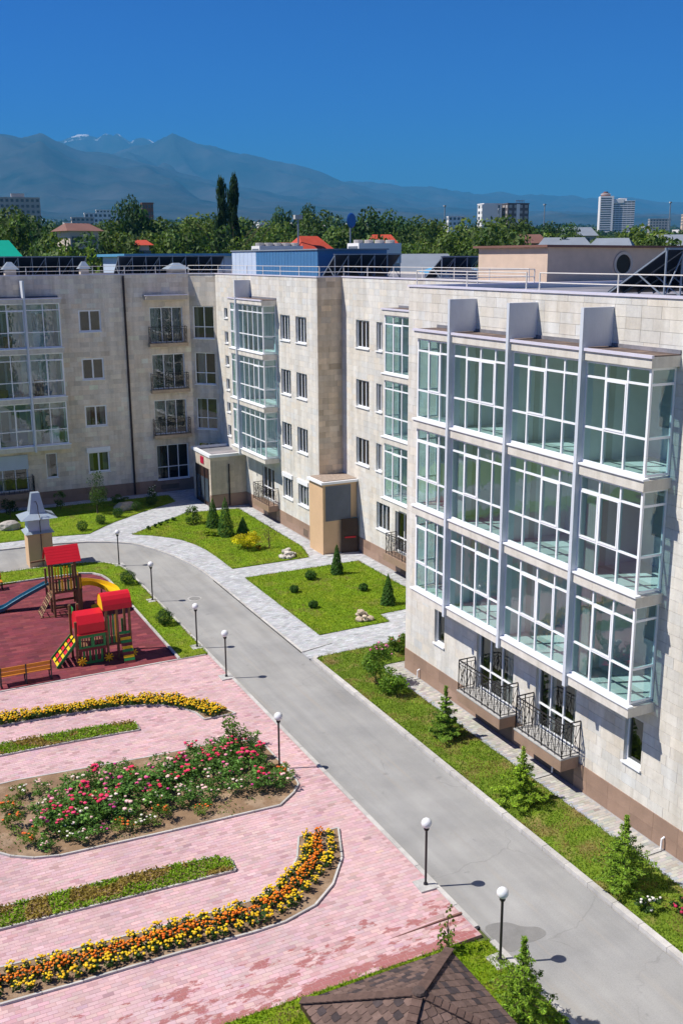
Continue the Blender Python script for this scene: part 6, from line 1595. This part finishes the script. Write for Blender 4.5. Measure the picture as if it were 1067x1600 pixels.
RB_ = [(10.95, 30.5, 'red', 1.0), (11.4, 30.0, 'red', .9), (10.3, 30.7, 'pink', .95), (9.6, 30.9, 'red', .9), (10.6, 29.7, 'red', 1.05), (9.9, 29.9, 'red', 1.0), (9.2, 30.1, 'pink', 1.0), (8.5, 30.5, 'pale', .95), (8.8, 29.5, 'red', 1.0), (8.0, 29.9, 'pink', 1.0), (11.3, 29.2, 'red', .95), (10.2, 29.0, 'pink', 1.0), (9.5, 28.8, 'pale', .85), (7.4, 30.3, 'red', 1.0), (7.2, 29.4, 'pink', 1.15), (6.6, 30.2, 'pink', 1.0), (6.0, 30.6, 'red', 1.0), (5.4, 30.4, 'pale', .95), (6.3, 29.3, 'pink', 1.1), (5.6, 29.5, 'red', 1.1), (4.9, 29.8, 'pink', .95), (4.9, 28.9, 'red', 1.1), (5.6, 28.6, 'red', 1.05), (4.2, 29.4, 'pale', .85), (4.1, 28.5, 'pink', 1.0), (6.5, 28.4, 'pale', .95), (7.4, 28.4, 'pale', .8), (8.3, 28.2, 'pale', .8), (9.1, 28.0, 'pale', .75), (10.0, 28.1, 'pale', .75), (10.8, 28.0, 'magenta', .85), (11.4, 27.9, 'pale', .75), (11.9, 28.5, 'orange', .6), (7.4, 27.6, 'orange', .7), (8.6, 27.4, 'orange', .5), (6.8, 27.6, 'white', .65), (5.4, 27.7, 'magenta', .7), (6.1, 27.6, 'orange', .6), (3.6, 28.1, 'orange', .7), (3.3, 29.2, 'orange', .7), (4.6, 27.9, 'white', .6), (3.3, 30.3, 'orange', .7), (3.7, 31.1, 'white', .6), (4.4, 31.0, 'pale', .6), (5.0, 27.5, 'pale', .6), (3.9, 27.6, 'pale', .55), (11.0, 31.0, 'pale', .9), (11.7, 31.0, 'pale', .7), (7.2, 31.2, 'pale', .6)]
_q = random.Random(4)
for _ in range(26):
    _x, _y = _q.uniform(4.4, 11.4), _q.uniform(28.2, 30.9)
    RB_.append((_x, _y, _q.choice(('pink', 'red', 'red', 'magenta', 'pale')), _q.uniform(.7, 1.0)))
NAMES = {'red': "hot red", 'pink': "bright pink", 'pale': "pale pink", 'white': "cream white", 'orange': "orange", 'magenta': "magenta"}
def where(x, y):
    a = "left part" if x < 5.6 else ("middle part" if x < 8.8 else "right part"); b = "front edge" if y < 28.3 else ("back edge" if y > 30.15 else "inner row"); return a, b
for i, (x, y, k, s) in enumerate(RB_):
    a, b = where(x, y); r = empty("rose_bush", (x, y, .085), f"{NAMES[k]} rose bush in the {b}, {a} of the rose bed", "rose bush", f"{NAMES[k]} roses, {a}, {b}")
    fm, bm = rose_mesh(k, i % 3); child("foliage", fm, r); child("blooms", bm, r)["kind"] = "stuff"; r.scale = (s * 1.25, s * 1.25, s * .86); r.rotation_euler = (0, 0, random.uniform(0, 6.28))
b = bush(350, 800, .5, 1.6, (.10, .18, .03), .045, 20); plant("rose_bush", (11.0, 30.95, .085), "tall loose leafy shrub at the back right of the rose bed", "shrub", b, h=1.5)

# ------------------------------------------------------------------ low ground cover strips and grass
def scatter(poly, n, seed):
    r = np.random.default_rng(seed); xs_ = [p[0] for p in poly]; ys_ = [p[1] for p in poly]; X = r.uniform(min(xs_), max(xs_), n * 3); Y = r.uniform(min(ys_), max(ys_), n * 3); ok = inside_np(poly, X, Y); return X[ok][:n], Y[ok][:n]
def cover(poly, n, seed, label, h=.10):
    poly = [(max(x, -.5), y) for x, y in poly]; X, Y = scatter(poly, n, seed); r = np.random.default_rng(seed); n = len(X)
    g_ = np.array([mnoise.noise(Vector((x * 1.1, y * 1.1, seed))) for x, y in zip(X, Y)]); base = np.where((g_ > .12)[:, None], np.array([[.32, .24, .05]]), np.array([[.21, .34, .015]]))
    Z = .085 + h * r.random(n) * (1 + .5 * g_); col = base * np.exp(r.normal(0, .22, (n, 1)))
    v = leaves(np.stack([X, Y, Z], -1), .045, col, .8, None, .5, r); o = np_obj("ground_cover", np_mesh("ground_cover", *v), "leaf", kind="stuff"); o["label"] = label
cover(green1, 6500, 21, "low green and rust ground cover in the upper narrow bed"); cover(green2, 7500, 22, "low green and rust ground cover in the lower narrow bed")
gm = [(x + .0, y - .25) for x, y in MC1]
for pl, n, sd, l in ((mar1, 2600, 23, "green grass edge under the upper marigolds"), (rose, 2200, 24, "weeds and small leaves on the earth of the rose bed")):
    pl = [(max(x, -.5), y) for x, y in pl]; X, Y = scatter(pl, n, sd); r = np.random.default_rng(sd); ok = np.array([mnoise.noise(Vector((x * .9, y * .9, 3))) > (.05 if sd == 24 else -.2) for x, y in zip(X, Y)]); X, Y = X[ok], Y[ok]
    v = leaves(np.stack([X, Y, .10 + .05 * r.random(len(X))], -1), .04, lcol(len(X), (.09, .17, .02), .25, r), .8, None, .5, r); o = np_obj("ground_cover", np_mesh("ground_cover", *v), "leaf", kind="stuff"); o["label"] = l
def grass(poly, dens, seed, label, base, dry=(.27, .24, .07), h=.055, xmin=3.0):
    poly = [(max(x, xmin), y) for x, y in poly]
    ar = abs(sum(poly[i][0] * poly[(i + 1) % len(poly)][1] - poly[(i + 1) % len(poly)][0] * poly[i][1] for i in range(len(poly)))) / 2
    X, Y = scatter(poly, int(ar * dens), seed); r = np.random.default_rng(seed)
    ex, ey = [], []
    for (xa, ya), (xb, yb) in zip(poly, poly[1:] + poly[:1]):
        L = math.hypot(xb - xa, yb - ya)
        if L < .05: continue
        t = r.random(int(L * 55)); o_ = r.normal(.0, .035, len(t)) * (1 + np.sin(t * L * 3.1) * .7)
        ex.append(xa + (xb - xa) * t - (yb - ya) / L * o_); ey.append(ya + (yb - ya) * t + (xb - xa) / L * o_)
    X = np.concatenate([X] + ex); Y = np.concatenate([Y] + ey); n = len(X)
    col = lcol(n, base, .28, r, .15)
    if dry is not None:
        g_ = np.array([mnoise.fractal(Vector((x * .8, y * .8, 6)), 1, 2, 3) for x, y in zip(X, Y)]); k = g_ > (.18 if dry[2] < .065 else .42); col[k] = lcol(int(k.sum()), dry, .25, r)
    a = r.uniform(0, 6.28, n); w_ = r.uniform(.008, .016, n) * 1.2; hh = h * r.uniform(.5, 1.4, n); lx, ly = r.normal(0, .03, n), r.normal(0, .03, n)
    b0 = np.stack([X - np.cos(a) * w_, Y - np.sin(a) * w_, np.full(n, LAWN_Z - .002)], -1); b1 = np.stack([X + np.cos(a) * w_, Y + np.sin(a) * w_, np.full(n, LAWN_Z - .002)], -1); t = np.stack([X + lx, Y + ly, LAWN_Z + hh], -1)
    V = np.stack([b0, b1, t], 1).reshape(-1, 3); o = np_obj("grass", np_mesh("grass", V, np.arange(3 * n).reshape(n, 3), np.repeat(col, 3, 0), 3), "blade", kind="stuff"); o["label"] = label
GB = (.17, .27, .006)
grass([(x, max(y, 14.5)) for x, y in rlawn], 700, 31, "partly dry grass of the right lawn strip", (.14, .22, .014), (.26, .21, .06))
grass([(x, max(y, 14.0)) for x, y in glawn], 800, 32, "short grass around the gazebo", (.18, .28, .006))
grass(lawn2, 420, 33, "short grass of the square lawn", GB); grass(lawn1, 330, 34, "short grass of the lawn by the entrance porch", GB, (.19, .20, .03)); grass(plawn, 380, 35, "short grass of the strip around the playground", (.165, .27, .006), xmin=4.5); grass(lawn0, 200, 36, "short grass of the far lawn by the left wing", GB, xmin=7.0)

for x, y, l in ((15.1, 47.6, "round cast iron manhole cover on the drive beside the square lawn"),):
    mh = empty("manhole_cover", (x, y, 0), l, "manhole"); MB().lathe([(.36, -.01), (.36, .006), (.30, .007)], x, y, 20).build("rim", "concrete", mh); MB().lathe([(.295, -.01), (.295, .010), (.05, .011)], x, y, 20).build("cover", "manhole_iron", mh)
# ------------------------------------------------------------------ small drain outlets by the wall
for i, (x, y, l) in enumerate(((20.05, 33.5, "small white drain outlet at the far end of the near block plinth"), (20.05, 24.6, "small white drain outlet below the near balcony"), (20.05, 19.5, "small white drain outlet at the lower right plinth"))):
    d = empty("drain_outlet", (x, y, .07), l, "drain"); MB().tube([(x + .08, y, .45), (x - .02, y, .42), (x - .03, y, .1)], .03, 8).build("pipe", "pvc", d)
    MB().box(x - .82, x - .05, y - .06, y + .06, .068, .082).build("gutter", "concrete", d)
